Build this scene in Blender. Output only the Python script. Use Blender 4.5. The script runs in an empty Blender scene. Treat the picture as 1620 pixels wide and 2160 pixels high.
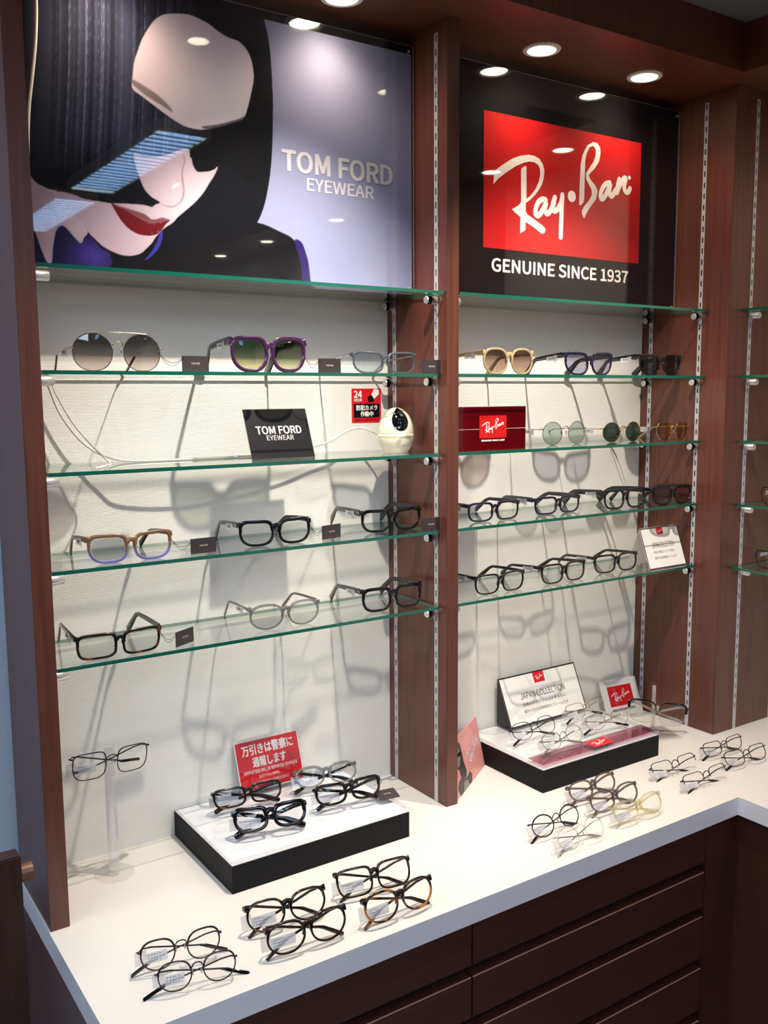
import bpy, bmesh, math, random
import numpy as np
from mathutils import Vector, Matrix
from mathutils.geometry import tessellate_polygon

# ------------------------------------------------------------------ camera, world, light, exposure
SC = bpy.context.scene
COL = SC.collection
CT = 0.82            # height of the counter top above the floor; all z below are measured from the counter top
SC.view_settings.view_transform = 'Standard'
SC.view_settings.look = 'None'
SC.view_settings.exposure = 0.07
SC.view_settings.gamma = 1.0
SC.view_settings.use_curve_mapping = False

cam_d = bpy.data.cameras.new('camera')
cam = bpy.data.objects.new('camera', cam_d)
COL.objects.link(cam)
SC.camera = cam
cam_d.sensor_fit = 'VERTICAL'
cam_d.sensor_height = 36.0
cam_d.sensor_width = 27.0
cam_d.lens = 1965.228 / 2160 * 36.0
cam_d.clip_start = 0.02
cr = Vector((0.82945634, -0.55852415, -0.00727762))
cu = Vector((0.07504838, 0.09852352, 0.99230079))
cf = Vector((0.55350693, 0.82361635, -0.12363729))
m = Matrix((cr, cu, -cf)).transposed().to_4x4()
m.translation = Vector((-0.35394803, -1.62512638, 0.82727068 + CT))
cam.matrix_world = m

W = bpy.data.worlds.new('world')
SC.world = W
W.use_nodes = True
W.node_tree.nodes['Background'].inputs[0].default_value = (0.62, 0.72, 1.0, 1)
W.node_tree.nodes['Background'].inputs[1].default_value = 0.08

WARM = (1.0, 0.79, 0.56)
KEYC = (1.0, 0.89, 0.75)
COOL = (0.66, 0.80, 1.0)
DOWN_W = 4.8         # soffit downlights
KEY_W = 82.0         # ceiling spots aimed at the cabinet
FILL_E = 9.0         # large cool fill panels, added to brighten the room
DISC_E = 26.0
LOUVRE_E = 18.0

def lamp(name, kind, loc, power, color, target=None, **kw):
    d = bpy.data.lights.new(name, kind)
    d.energy = power
    d.color = color
    for k, v in kw.items():
        setattr(d, k, v)
    o = bpy.data.objects.new(name, d)
    COL.objects.link(o)
    o.location = (loc[0], loc[1], loc[2] + CT)
    if target is not None:
        dirv = Vector((target[0], target[1], target[2] + CT)) - o.location
        o.rotation_euler = dirv.to_track_quat('-Z', 'Y').to_euler()
    return o

X1, X2 = 0.7789, 1.5312            # right bay from X1 to X2
DEP, DR = 0.2013, 0.2537           # divider depth, corner pillar depth
CY = -0.5075                        # counter front
CX = 1.2740                         # wing counter front
WX = 1.785                          # wing back wall
SOFF, CEIL = 1.5146, 1.615
SF = -0.3113
DOWNS = [(0.14, -0.168), (0.547, -0.165), (1.012, -0.172), (1.3126, -0.176),
         (1.60, -0.56), (1.60, -0.87), (1.60, -1.18), (1.60, -1.80), (1.60, -2.40), (1.60, -2.9)]
for (x, y) in DOWNS:
    lamp('downlight_lamp', 'SPOT', (x, y, SOFF - 0.012), DOWN_W, WARM, (x, y, 0), spot_size=math.radians(142), spot_blend=1.0, shadow_soft_size=0.03)
KEYS = [((0.48, -0.50, 1.56), (0.38, -0.06, 0.28), 1.0), ((1.00, -0.56, 1.56), (1.16, -0.06, 0.25), 0.9)]
for p, t, s in KEYS:
    lamp('ceiling_spot_lamp', 'SPOT', p, KEY_W * s, KEYC, t, spot_size=math.radians(80), spot_blend=1.0, shadow_soft_size=0.009)
FILL_PANELS = [(-0.95, -0.75), (-0.95, -2.5), (0.05, -2.9)]  # added fill panels, placed for cool ambient light

# ------------------------------------------------------------------ materials
def srgb(r, g, b):
    f = lambda c: (c / 255 / 12.92) if c / 255 <= 0.04045 else ((c / 255 + 0.055) / 1.055) ** 2.4
    return (f(r), f(g), f(b), 1.0)

def new_mat(name):
    mt = bpy.data.materials.new(name)
    mt.use_nodes = True
    nt = mt.node_tree
    return mt, nt, nt.nodes['Principled BSDF']

def plain(name, c, rough=0.4, metal=0.0, coat=0.0, spec=0.5, noise=0.0, nscale=40, bump=0.0, bscale=200):
    mt, nt, b = new_mat(name)
    b.inputs['Base Color'].default_value = srgb(*c)
    b.inputs['Roughness'].default_value = rough
    b.inputs['Metallic'].default_value = metal
    b.inputs['Coat Weight'].default_value = coat
    b.inputs['Specular IOR Level'].default_value = spec
    if noise > 0:
        tc = nt.nodes.new('ShaderNodeTexCoord')
        n = nt.nodes.new('ShaderNodeTexNoise')
        n.inputs['Scale'].default_value = nscale
        nt.links.new(tc.outputs['Object'], n.inputs['Vector'])
        r = nt.nodes.new('ShaderNodeValToRGB')
        c0, c1 = srgb(*c), srgb(*c)
        r.color_ramp.elements[0].color = tuple(v * (1 - noise) for v in c0[:3]) + (1,)
        r.color_ramp.elements[1].color = tuple(min(1, v * (1 + noise)) for v in c1[:3]) + (1,)
        nt.links.new(n.outputs['Fac'], r.inputs['Fac'])
        nt.links.new(r.outputs['Color'], b.inputs['Base Color'])
    if bump > 0:
        tc = nt.nodes.new('ShaderNodeTexCoord')
        n = nt.nodes.new('ShaderNodeTexNoise')
        n.inputs['Scale'].default_value = bscale
        nt.links.new(tc.outputs['Object'], n.inputs['Vector'])
        bp = nt.nodes.new('ShaderNodeBump')
        bp.inputs['Strength'].default_value = bump
        bp.inputs['Distance'].default_value = 0.001
        nt.links.new(n.outputs['Fac'], bp.inputs['Height'])
        nt.links.new(bp.outputs['Normal'], b.inputs['Normal'])
    return mt

def wood(name, dark, light, rough=0.38, stretch=(60, 60, 2.0), coat=0.15):
    mt, nt, b = new_mat(name)
    tc = nt.nodes.new('ShaderNodeTexCoord')
    mp = nt.nodes.new('ShaderNodeMapping')
    mp.inputs['Scale'].default_value = stretch
    n = nt.nodes.new('ShaderNodeTexNoise')
    n.inputs['Scale'].default_value = 2.2
    n.inputs['Detail'].default_value = 7
    n.inputs['Distortion'].default_value = 0.6
    r = nt.nodes.new('ShaderNodeValToRGB')
    r.color_ramp.elements[0].position = 0.25
    r.color_ramp.elements[1].position = 0.8
    r.color_ramp.elements[0].color = srgb(*dark)
    r.color_ramp.elements[1].color = srgb(*light)
    nt.links.new(tc.outputs['Object'], mp.inputs['Vector'])
    nt.links.new(mp.outputs['Vector'], n.inputs['Vector'])
    nt.links.new(n.outputs['Fac'], r.inputs['Fac'])
    nt.links.new(r.outputs['Color'], b.inputs['Base Color'])
    b.inputs['Roughness'].default_value = rough
    b.inputs['Coat Weight'].default_value = coat
    b.inputs['Coat Roughness'].default_value = 0.25
    return mt

def schlick(nt, f0):
    lw = nt.nodes.new('ShaderNodeLayerWeight')
    lw.inputs['Blend'].default_value = 0.5
    p = nt.nodes.new('ShaderNodeMath'); p.operation = 'POWER'; p.inputs[1].default_value = 5.0
    nt.links.new(lw.outputs['Facing'], p.inputs[0])
    ml = nt.nodes.new('ShaderNodeMath'); ml.operation = 'MULTIPLY_ADD'
    ml.inputs[1].default_value = 1 - f0; ml.inputs[2].default_value = f0
    nt.links.new(p.outputs[0], ml.inputs[0])
    return ml.outputs[0]

def clear(name, tint, f0=0.045, rough=0.02, body=None, body_mix=0.0, grad=None, tortoise=False):
    """thin transparent sheet: tinted pass-through plus mirror gloss; body adds a share of opaque colour"""
    mt, nt, b = new_mat(name)
    out = nt.nodes['Material Output']
    tr = nt.nodes.new('ShaderNodeBsdfTransparent')
    tr.inputs['Color'].default_value = tuple(tint) + (1,)
    gl = nt.nodes.new('ShaderNodeBsdfGlossy')
    gl.inputs['Roughness'].default_value = rough
    gl.inputs['Color'].default_value = (1, 1, 1, 1)
    if grad:
        tc = nt.nodes.new('ShaderNodeTexCoord')
        sp = nt.nodes.new('ShaderNodeSeparateXYZ')
        r = nt.nodes.new('ShaderNodeValToRGB')
        r.color_ramp.elements[0].color = tuple(grad[0]) + (1,)
        r.color_ramp.elements[1].color = tuple(grad[1]) + (1,)
        r.color_ramp.elements[0].position = 0.05
        r.color_ramp.elements[1].position = 0.75
        nt.links.new(tc.outputs['Generated'], sp.inputs[0])
        nt.links.new(sp.outputs['Z'], r.inputs['Fac'])
        nt.links.new(r.outputs['Color'], tr.inputs['Color'])
    base = tr.outputs[0]
    if body is not None:
        b.inputs['Base Color'].default_value = srgb(*body)
        b.inputs['Roughness'].default_value = 0.25
        mx0 = nt.nodes.new('ShaderNodeMixShader')
        mx0.inputs[0].default_value = body_mix
        nt.links.new(base, mx0.inputs[1])
        nt.links.new(b.outputs[0], mx0.inputs[2])
        base = mx0.outputs[0]
        if grad:
            r2 = nt.nodes.new('ShaderNodeValToRGB')
            r2.color_ramp.elements[0].color = srgb(*grad[2])
            r2.color_ramp.elements[1].color = srgb(*grad[3])
            r2.color_ramp.elements[0].position = 0.25
            r2.color_ramp.elements[1].position = 0.6
            nt.links.new(sp.outputs['Z'], r2.inputs['Fac'])
            nt.links.new(r2.outputs['Color'], b.inputs['Base Color'])
    mx = nt.nodes.new('ShaderNodeMixShader')
    nt.links.new(schlick(nt, f0), mx.inputs[0])
    nt.links.new(base, mx.inputs[1])
    nt.links.new(gl.outputs[0], mx.inputs[2])
    nt.links.new(mx.outputs[0], out.inputs['Surface'])
    return mt

def emit(name, c, s):
    mt, nt, b = new_mat(name)
    e = nt.nodes.new('ShaderNodeEmission')
    e.inputs['Color'].default_value = tuple(c) + (1,)
    e.inputs['Strength'].default_value = s
    nt.links.new(e.outputs[0], nt.nodes['Material Output'].inputs['Surface'])
    return mt

def tortoise(name, dark, amber, amount=0.5, scale=45, rough=0.15):
    mt, nt, b = new_mat(name)
    tc = nt.nodes.new('ShaderNodeTexCoord')
    n = nt.nodes.new('ShaderNodeTexNoise')
    n.inputs['Scale'].default_value = scale
    n.inputs['Detail'].default_value = 1.5
    r = nt.nodes.new('ShaderNodeValToRGB')
    r.color_ramp.elements[0].position = amount
    r.color_ramp.elements[0].color = srgb(*dark)
    r.color_ramp.elements[1].position = min(1, amount + 0.12)
    r.color_ramp.elements[1].color = srgb(*amber)
    nt.links.new(tc.outputs['Object'], n.inputs['Vector'])
    nt.links.new(n.outputs['Fac'], r.inputs['Fac'])
    nt.links.new(r.outputs['Color'], b.inputs['Base Color'])
    b.inputs['Roughness'].default_value = rough
    return mt

def wallpaper(name, c):
    mt, nt, b = new_mat(name)
    b.inputs['Base Color'].default_value = srgb(*c)
    b.inputs['Roughness'].default_value = 0.75
    tc = nt.nodes.new('ShaderNodeTexCoord')
    mp = nt.nodes.new('ShaderNodeMapping')
    mp.inputs['Scale'].default_value = (160, 160, 420)
    n = nt.nodes.new('ShaderNodeTexNoise')
    n.inputs['Scale'].default_value = 1.0
    n.inputs['Detail'].default_value = 3
    wv = nt.nodes.new('ShaderNodeTexWave')
    wv.wave_type = 'BANDS'; wv.bands_direction = 'Z'
    wv.inputs['Scale'].default_value = 125
    wv.inputs['Distortion'].default_value = 2.2
    wv.inputs['Detail Scale'].default_value = 3.0
    mx = nt.nodes.new('ShaderNodeMath'); mx.operation = 'ADD'
    nt.links.new(tc.outputs['Object'], mp.inputs['Vector'])
    nt.links.new(mp.outputs['Vector'], n.inputs['Vector'])
    nt.links.new(tc.outputs['Object'], wv.inputs['Vector'])
    nt.links.new(n.outputs['Fac'], mx.inputs[0])
    nt.links.new(wv.outputs['Fac'], mx.inputs[1])
    bp = nt.nodes.new('ShaderNodeBump')
    bp.inputs['Strength'].default_value = 0.42
    bp.inputs['Distance'].default_value = 0.0009
    nt.links.new(mx.outputs[0], bp.inputs['Height'])
    nt.links.new(bp.outputs['Normal'], b.inputs['Normal'])
    return mt

M = dict(
    wood=wood('dark_wood_veneer', (80, 41, 30), (110, 61, 46)),
    woodh=wood('dark_wood_drawer', (58, 30, 23), (78, 42, 33), stretch=(2, 60, 60), rough=0.45),
    edge_glint=plain('drawer_edge_highlight', (160, 118, 98), 0.5),  # paler colour paints the light caught along the drawer top edges
    recess=plain('recess_shade', (22, 12, 10), 0.7),  # near-black colour stands for the shade in the gaps between drawers
    post=wood('dark_stained_wood', (34, 19, 14), (60, 36, 26), coat=0.3),
    dowel=wood('dowel_wood', (80, 50, 36), (128, 88, 64), stretch=(3, 50, 50)),
    wall=wallpaper('woven_wallpaper', (236, 233, 228)),
    bluewall=wallpaper('pale_blue_wallpaper', (190, 204, 222)),
    ceiling=plain('grey_ceiling', (98, 98, 102), 0.9),
    floor=plain('floor_tile', (120, 108, 98), 0.4, noise=0.15, nscale=6),
    plaster=plain('shop_plaster', (92, 90, 92), 0.9),
    counter=plain('white_laminate', (218, 214, 208), 0.32, noise=0.015, nscale=3),
    nosing=plain('counter_edge_laminate', (238, 234, 240), 0.4),
    chrome=plain('brushed_chrome', (222, 220, 222), 0.32, metal=0.72),
    rail=plain('zinc_rail', (196, 196, 202), 0.4, metal=0.25),
    slot=plain('slot_shadow', (14, 10, 10), 0.8),
    glass=clear('shelf_glass', (0.982, 0.994, 0.989), 0.045),
    gedge=plain('green_glass_edge', (18, 92, 76), 0.12, spec=0.8),
    acrylic=clear('clear_acrylic', (0.985, 0.985, 0.985), 0.045),
    acryledge=clear('acrylic_edge', (0.9, 0.92, 0.93), 0.12, 0.15, (225, 228, 232), 0.35),
    blacklam=plain('black_laminate', (13, 13, 16), 0.6, spec=0.2),
    whitelam=plain('white_board', (235, 236, 240), 0.5),
    white=plain('white_plastic', (236, 232, 218), 0.35),
    ivory=plain('ivory_plastic', (243, 236, 208), 0.28, coat=0.4),
    card=plain('white_card', (238, 236, 232), 0.6),
    blackcard=plain('black_card', (30, 28, 33), 0.4),
    tag=plain('charcoal_tag', (52, 46, 48), 0.5),
    tagink=plain('beige_ink', (170, 155, 140), 0.6),
    ink=plain('black_ink', (28, 26, 28), 0.6),
    whiteink=plain('white_ink', (238, 232, 228), 0.5),
    paleink=plain('pale_grey_ink', (214, 212, 218), 0.5),
    greyink=plain('grey_ink', (120, 120, 130), 0.6),
    red=plain('red_print', (190, 27, 29), 0.7, spec=0.1),
    crimson=plain('red_mirror_acrylic', (96, 3, 13), 0.08, coat=0.6, metal=0.35),
    tintred=clear('tinted_red_acrylic', (0.80, 0.55, 0.62), 0.05),
    signred=plain('sign_red', (214, 24, 38), 0.35),
    pink=plain('pink_print', (222, 150, 148), 0.3),
    mono=plain('dark_grey_print', (62, 56, 58), 0.4),
    monolight=plain('mid_grey_print', (140, 128, 128), 0.4),
    printblack=plain('black_print', (14, 13, 17), 0.7, spec=0.08),
    darkglass=plain('camera_black', (10, 10, 14), 0.06, coat=0.6),
    bulb=emit('downlight_glow', (1.0, 0.86, 0.66), DISC_E),
    louvre=emit('louvre_glow', (0.50, 0.74, 1.0), LOUVRE_E),
    panel=emit('fill_panel_glow', (0.72, 0.84, 1.0), FILL_E),
    paleblue=plain('pale_blue_louvre', (190, 206, 226), 0.35),
    spotglow=emit('spot_glow', (1.0, 0.93, 0.82), 30),
    gold=plain('gold_metal', (206, 174, 122), 0.2, metal=1.0),
    palegold=plain('pale_gold_metal', (206, 190, 168), 0.2, metal=1.0),
    silver=plain('silver_metal', (190, 186, 184), 0.2, metal=1.0),
    gun=plain('gunmetal', (70, 64, 66), 0.25, metal=0.8),
    black=plain('black_acetate', (12, 11, 14), 0.12, coat=0.4),
    navy=plain('navy_acetate', (22, 22, 44), 0.14, coat=0.4),
    dbrown=tortoise('dark_brown_acetate', (18, 13, 12), (42, 28, 21), 0.48, 60),
    havana=tortoise('havana_acetate', (30, 20, 14), (176, 104, 44), 0.50, 38),
    darkhavana=tortoise('dark_havana_acetate', (18, 13, 13), (112, 58, 26), 0.58, 50),
    purple=clear('purple_acetate', (0.30, 0.10, 0.30), 0.05, 0.05, (66, 28, 70), 0.68),
    greyclear=clear('clear_grey_acetate', (0.74, 0.73, 0.73), 0.06, 0.05, (130, 126, 128), 0.32),
    clearac=clear('crystal_acetate', (0.9, 0.9, 0.87), 0.07, 0.05, (210, 206, 190), 0.22),
    yellowac=clear('pale_yellow_acetate', (0.94, 0.91, 0.80), 0.07, 0.05, (220, 208, 172), 0.22),
    taupe=clear('taupe_acetate', (0.62, 0.54, 0.52), 0.06, 0.05, (92, 76, 76), 0.6),
    slate=clear('slate_acetate', (0.45, 0.5, 0.56), 0.06, 0.05, (84, 92, 104), 0.55),
    fade=clear('brown_to_lilac_acetate', (0.8, 0.7, 0.6), 0.06, 0.05, (150, 116, 84), 0.6,
               grad=((0.7, 0.7, 0.9), (0.6, 0.45, 0.3), (128, 124, 196), (142, 104, 72))),
    beige=plain('beige_acetate', (170, 148, 110), 0.2, coat=0.3),
    lens=clear('demo_lens', (0.985, 0.99, 0.95), 0.04),
    lensc=clear('clear_lens', (0.99, 0.99, 0.985), 0.04),
    lgrey=clear('gradient_grey_lens', (0.4, 0.4, 0.4), 0.06, grad=((0.66, 0.55, 0.52), (0.13, 0.13, 0.12))),
    lgreen=clear('gradient_green_lens', (0.3, 0.4, 0.2), 0.06, grad=((0.55, 0.55, 0.34), (0.12, 0.17, 0.10))),
    lblue=clear('pale_blue_lens', (0.62, 0.68, 0.74), 0.05),
    lsage=clear('sage_lens', (0.50, 0.60, 0.58), 0.05),
    ldark=clear('bottle_green_lens', (0.045, 0.085, 0.06), 0.06),
    lbrown=clear('brown_lens', (0.5, 0.4, 0.3), 0.05, grad=((0.50, 0.36, 0.28), (0.24, 0.15, 0.12))),
    lamber=clear('amber_lens', (0.60, 0.42, 0.22), 0.05),
    lviolet=clear('violet_grey_lens', (0.50, 0.50, 0.62), 0.05),
    lblack=clear('black_lens', (0.10, 0.11, 0.13), 0.05),
    smoke=clear('smoke_lens', (0.42, 0.36, 0.35), 0.05),
    label=clear('label_film', (0.95, 0.95, 0.97), 0.06, 0.1, (244, 244, 250), 0.5),
    film=clear('clear_film', (0.94, 0.94, 0.95), 0.08, 0.15, (230, 230, 236), 0.15),
    cord=plain('black_cord', (20, 18, 18), 0.7),
    cable=plain('white_cable', (214, 212, 206), 0.5),
    pad=clear('silicone_pad', (0.8, 0.8, 0.78), 0.08, 0.1, (190, 186, 176), 0.4),
)

# ------------------------------------------------------------------ mesh helpers
class MB:
    def __init__(s):
        s.v, s.f, s.m = [], [], []
    def add(s, vs, fs, mi=0, T=None):
        o = len(s.v)
        for p in vs:
            p = Vector(p)
            s.v.append(tuple(T @ p) if T is not None else tuple(p))
        for f in fs:
            s.f.append(tuple(o + i for i in f)); s.m.append(mi)
    def box(s, a, b, mi=0, T=None, mats=None):
        x0, y0, z0 = [min(a[i], b[i]) for i in range(3)]
        x1, y1, z1 = [max(a[i], b[i]) for i in range(3)]
        vs = [(x0, y0, z0), (x1, y0, z0), (x1, y1, z0), (x0, y1, z0), (x0, y0, z1), (x1, y0, z1), (x1, y1, z1), (x0, y1, z1)]
        fs = [(0, 3, 2, 1), (4, 5, 6, 7), (0, 1, 5, 4), (1, 2, 6, 5), (2, 3, 7, 6), (3, 0, 4, 7)]
        for i, f in enumerate(fs):                  # bottom, top, front(-y), right(+x), back(+y), left(-x)
            s.add([vs[j] for j in f], [(0, 1, 2, 3)], mats[i] if mats else mi, T)
    def cbox(s, a, b, c=0.001, mi=0, T=None):       # box with chamfered edges
        bm = bmesh.new()
        bmesh.ops.create_cube(bm, size=1.0)
        for v in bm.verts:
            v.co = Vector(((a[i] + b[i]) / 2 + v.co[i] * abs(b[i] - a[i]) for i in range(3)))
        bmesh.ops.bevel(bm, geom=bm.edges[:], offset=c, segments=2, affect='EDGES')
        bm.verts.ensure_lookup_table()
        s.add([v.co.copy() for v in bm.verts], [tuple(v.index for v in f.verts) for f in bm.faces], mi, T)
        bm.free()
    def cyl(s, p0, p1, r, n=20, mi=0, T=None, r1=None):
        p0, p1 = Vector(p0), Vector(p1)
        r1 = r if r1 is None else r1
        t = (p1 - p0).normalized()
        a = t.orthogonal().normalized(); b = t.cross(a)
        vs = []
        for p, rr in ((p0, r), (p1, r1)):
            for i in range(n):
                th = 2 * math.pi * i / n
                vs.append(p + (a * math.cos(th) + b * math.sin(th)) * rr)
        fs = [(i, (i + 1) % n, n + (i + 1) % n, n + i) for i in range(n)]
        fs += [tuple(range(n - 1, -1, -1)), tuple(range(n, 2 * n))]
        s.add(vs, fs, mi, T)
    def lathe(s, prof, n=32, mi=0, T=None, close=False, mis=None):
        vs, fs = [], []
        for r, z in prof:
            for i in range(n):
                th = 2 * math.pi * i / n
                vs.append((r * math.cos(th), r * math.sin(th), z))
        k = len(prof)
        o = len(s.v)
        for j in range(k - 1):
            for i in range(n):
                fs.append((j * n + i, j * n + (i + 1) % n, (j + 1) * n + (i + 1) % n, (j + 1) * n + i))
        if mis:
            s.add(vs, [], 0, T)
            for q, f in enumerate(fs):
                s.f.append(tuple(o + i for i in f)); s.m.append(mis[q // n])
        else:
            s.add(vs, fs, mi, T)
    def sweep(s, path, prof, up=(0, 0, 1), closed=False, mi=0, T=None, scale=None):
        """sweep a 2D profile (side, up) along a path; scale is a list of (sx, sy) per path point"""
        path = [Vector(p) for p in path]
        up = Vector(up); n = len(path); k = len(prof); vs = []
        for i, p in enumerate(path):
            a = path[(i - 1) % n] if (closed or i > 0) else p
            b = path[(i + 1) % n] if (closed or i < n - 1) else p
            t = (b - a)
            t = t.normalized() if t.length > 1e-9 else Vector((0, 1, 0))
            side = t.cross(up)
            side = side.normalized() if side.length > 1e-6 else Vector((1, 0, 0))
            u2 = side.cross(t).normalized()
            sx, sy = scale[i] if scale else (1, 1)
            for (c, d) in prof:
                vs.append(p + side * c * sx + u2 * d * sy)
        fs = []
        for i in range(n if closed else n - 1):
            for j in range(k):
                a0, a1 = i * k + j, i * k + (j + 1) % k
                b0, b1 = ((i + 1) % n) * k + j, ((i + 1) % n) * k + (j + 1) % k
                fs.append((a0, b0, b1, a1))
        if not closed:
            fs.append(tuple(range(k))); fs.append(tuple((n - 1) * k + j for j in range(k - 1, -1, -1)))
        s.add(vs, fs, mi, T)
    def tube(s, path, r, n=8, closed=False, mi=0, T=None, up=(0, 0, 1)):
        prof = [(math.cos(2 * math.pi * i / n) * r, math.sin(2 * math.pi * i / n) * r) for i in range(n)]
        s.sweep(path, prof, up, closed, mi, T)
    def ball(s, c, r, n=12, mi=0, T=None, sc=(1, 1, 1)):
        vs, fs = [], []
        for j in range(n + 1):
            ph = math.pi * j / n
            for i in range(n):
                th = 2 * math.pi * i / n
                vs.append((c[0] + r * sc[0] * math.sin(ph) * math.cos(th), c[1] + r * sc[1] * math.sin(ph) * math.sin(th), c[2] + r * sc[2] * math.cos(ph)))
        for j in range(n):
            for i in range(n):
                fs.append((j * n + i, (j + 1) * n + i, (j + 1) * n + (i + 1) % n, j * n + (i + 1) % n))
        s.add(vs, fs, mi, T)
    def poly(s, pts, T, mi=0, z=0.0):               # filled flat polygon in the T frame (x, y), at height z
        vs = [Vector((p[0], p[1], z)) for p in pts]
        tris = tessellate_polygon([vs])
        s.add(vs, [tuple(t) for t in tris], mi, T)
    def build(s, name, mats, parent=None, smooth=False, loc=None, angle=40):
        me = bpy.data.meshes.new(name)
        me.from_pydata(s.v, [], s.f)
        if not isinstance(mats, (list, tuple)): mats = [mats]
        for mt in mats: me.materials.append(mt)
        me.polygons.foreach_set('material_index', s.m)
        bm = bmesh.new(); bm.from_mesh(me)
        bmesh.ops.remove_doubles(bm, verts=bm.verts[:], dist=1e-6)
        bmesh.ops.recalc_face_normals(bm, faces=bm.faces[:])
        if smooth:
            for f in bm.faces: f.smooth = True
            for e in bm.edges:
                if len(e.link_faces) == 2 and e.calc_face_angle(0) > math.radians(angle): e.smooth = False
        bm.to_mesh(me); bm.free()
        o = bpy.data.objects.new(name, me)
        COL.objects.link(o)
        if parent is not None: o.parent = parent
        if loc is not None: o.location = loc
        return o

def thing(name, label, cat, loc=(0, 0, 0), rotz=0.0, group=None):
    o = bpy.data.objects.new(name, None); COL.objects.link(o)
    o.empty_display_size = 0.02
    o.location = (loc[0], loc[1], loc[2] + CT); o.rotation_euler = (0, 0, rotz)
    o['label'] = label; o['category'] = cat
    if group: o['group'] = group
    return o

def tag(o, label, cat, group=None):
    o.location.z += CT
    o['label'] = label; o['category'] = cat
    if group: o['group'] = group
    return o

def struct(name, mb, mat, loc=(0, 0, 0)):
    o = mb.build(name, mat, loc=(loc[0], loc[1], loc[2] + CT))
    o['kind'] = 'structure'
    return o

def frame(o, x, y):
    """4x4 from origin and the x and y directions of a sign face"""
    o, x, y = Vector(o), Vector(x).normalized(), Vector(y).normalized()
    z = x.cross(y).normalized()
    mm = Matrix((x, y, z)).transposed().to_4x4(); mm.translation = o
    return mm

FONTS = {}
def get_font():
    """the sans face that ships inside Blender, else Blender's default face"""
    if 'f' not in FONTS:
        FONTS['f'] = None
        try:
            import os
            FONTS['f'] = bpy.data.fonts.load(os.path.join(bpy.utils.system_resource('DATAFILES'), 'fonts', 'Noto Sans CJK Regular.woff2'))
        except Exception:
            pass
    return FONTS['f']

def text_mesh(mb, body, w, h, T, mi=0, bold=0.0, z=0.0003):
    """lettering filling a w x h box centred on the origin of frame T; bold thickens it with shifted copies"""
    cu_ = bpy.data.curves.new('t', 'FONT'); cu_.body = body; cu_.size = 1.0; cu_.resolution_u = 4
    if get_font() is not None: cu_.font = get_font()
    ob = bpy.data.objects.new('t', cu_); COL.objects.link(ob)
    bpy.context.view_layer.update()
    dg = bpy.context.evaluated_depsgraph_get()
    me = bpy.data.meshes.new_from_object(ob.evaluated_get(dg))
    co = np.array([v.co[:] for v in me.vertices]) if len(me.vertices) else np.zeros((1, 3))
    lo, hi = co.min(0), co.max(0); sz = np.maximum(hi - lo, 1e-6)
    sx = w / sz[0]; sy = h / sz[1]
    sh = [(0, 0)] if bold <= 0 else [(bold * a, bold * b) for a, b in ((0, 0), (1, 0), (-1, 0), (0, .8), (0, -.8), (.7, .6), (-.7, -.6), (.7, -.6), (-.7, .6))]
    for k, (ax, ay) in enumerate(sh):
        vs = [((c[0] - (lo[0] + hi[0]) / 2) * sx + ax * sy, (c[1] - (lo[1] + hi[1]) / 2) * sy + ay * sy, z + k * h * 0.0012) for c in co]
        mb.add(vs, [tuple(p.vertices) for p in me.polygons], mi, T)
    bpy.data.objects.remove(ob); bpy.data.curves.remove(cu_); bpy.data.meshes.remove(me)

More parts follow.
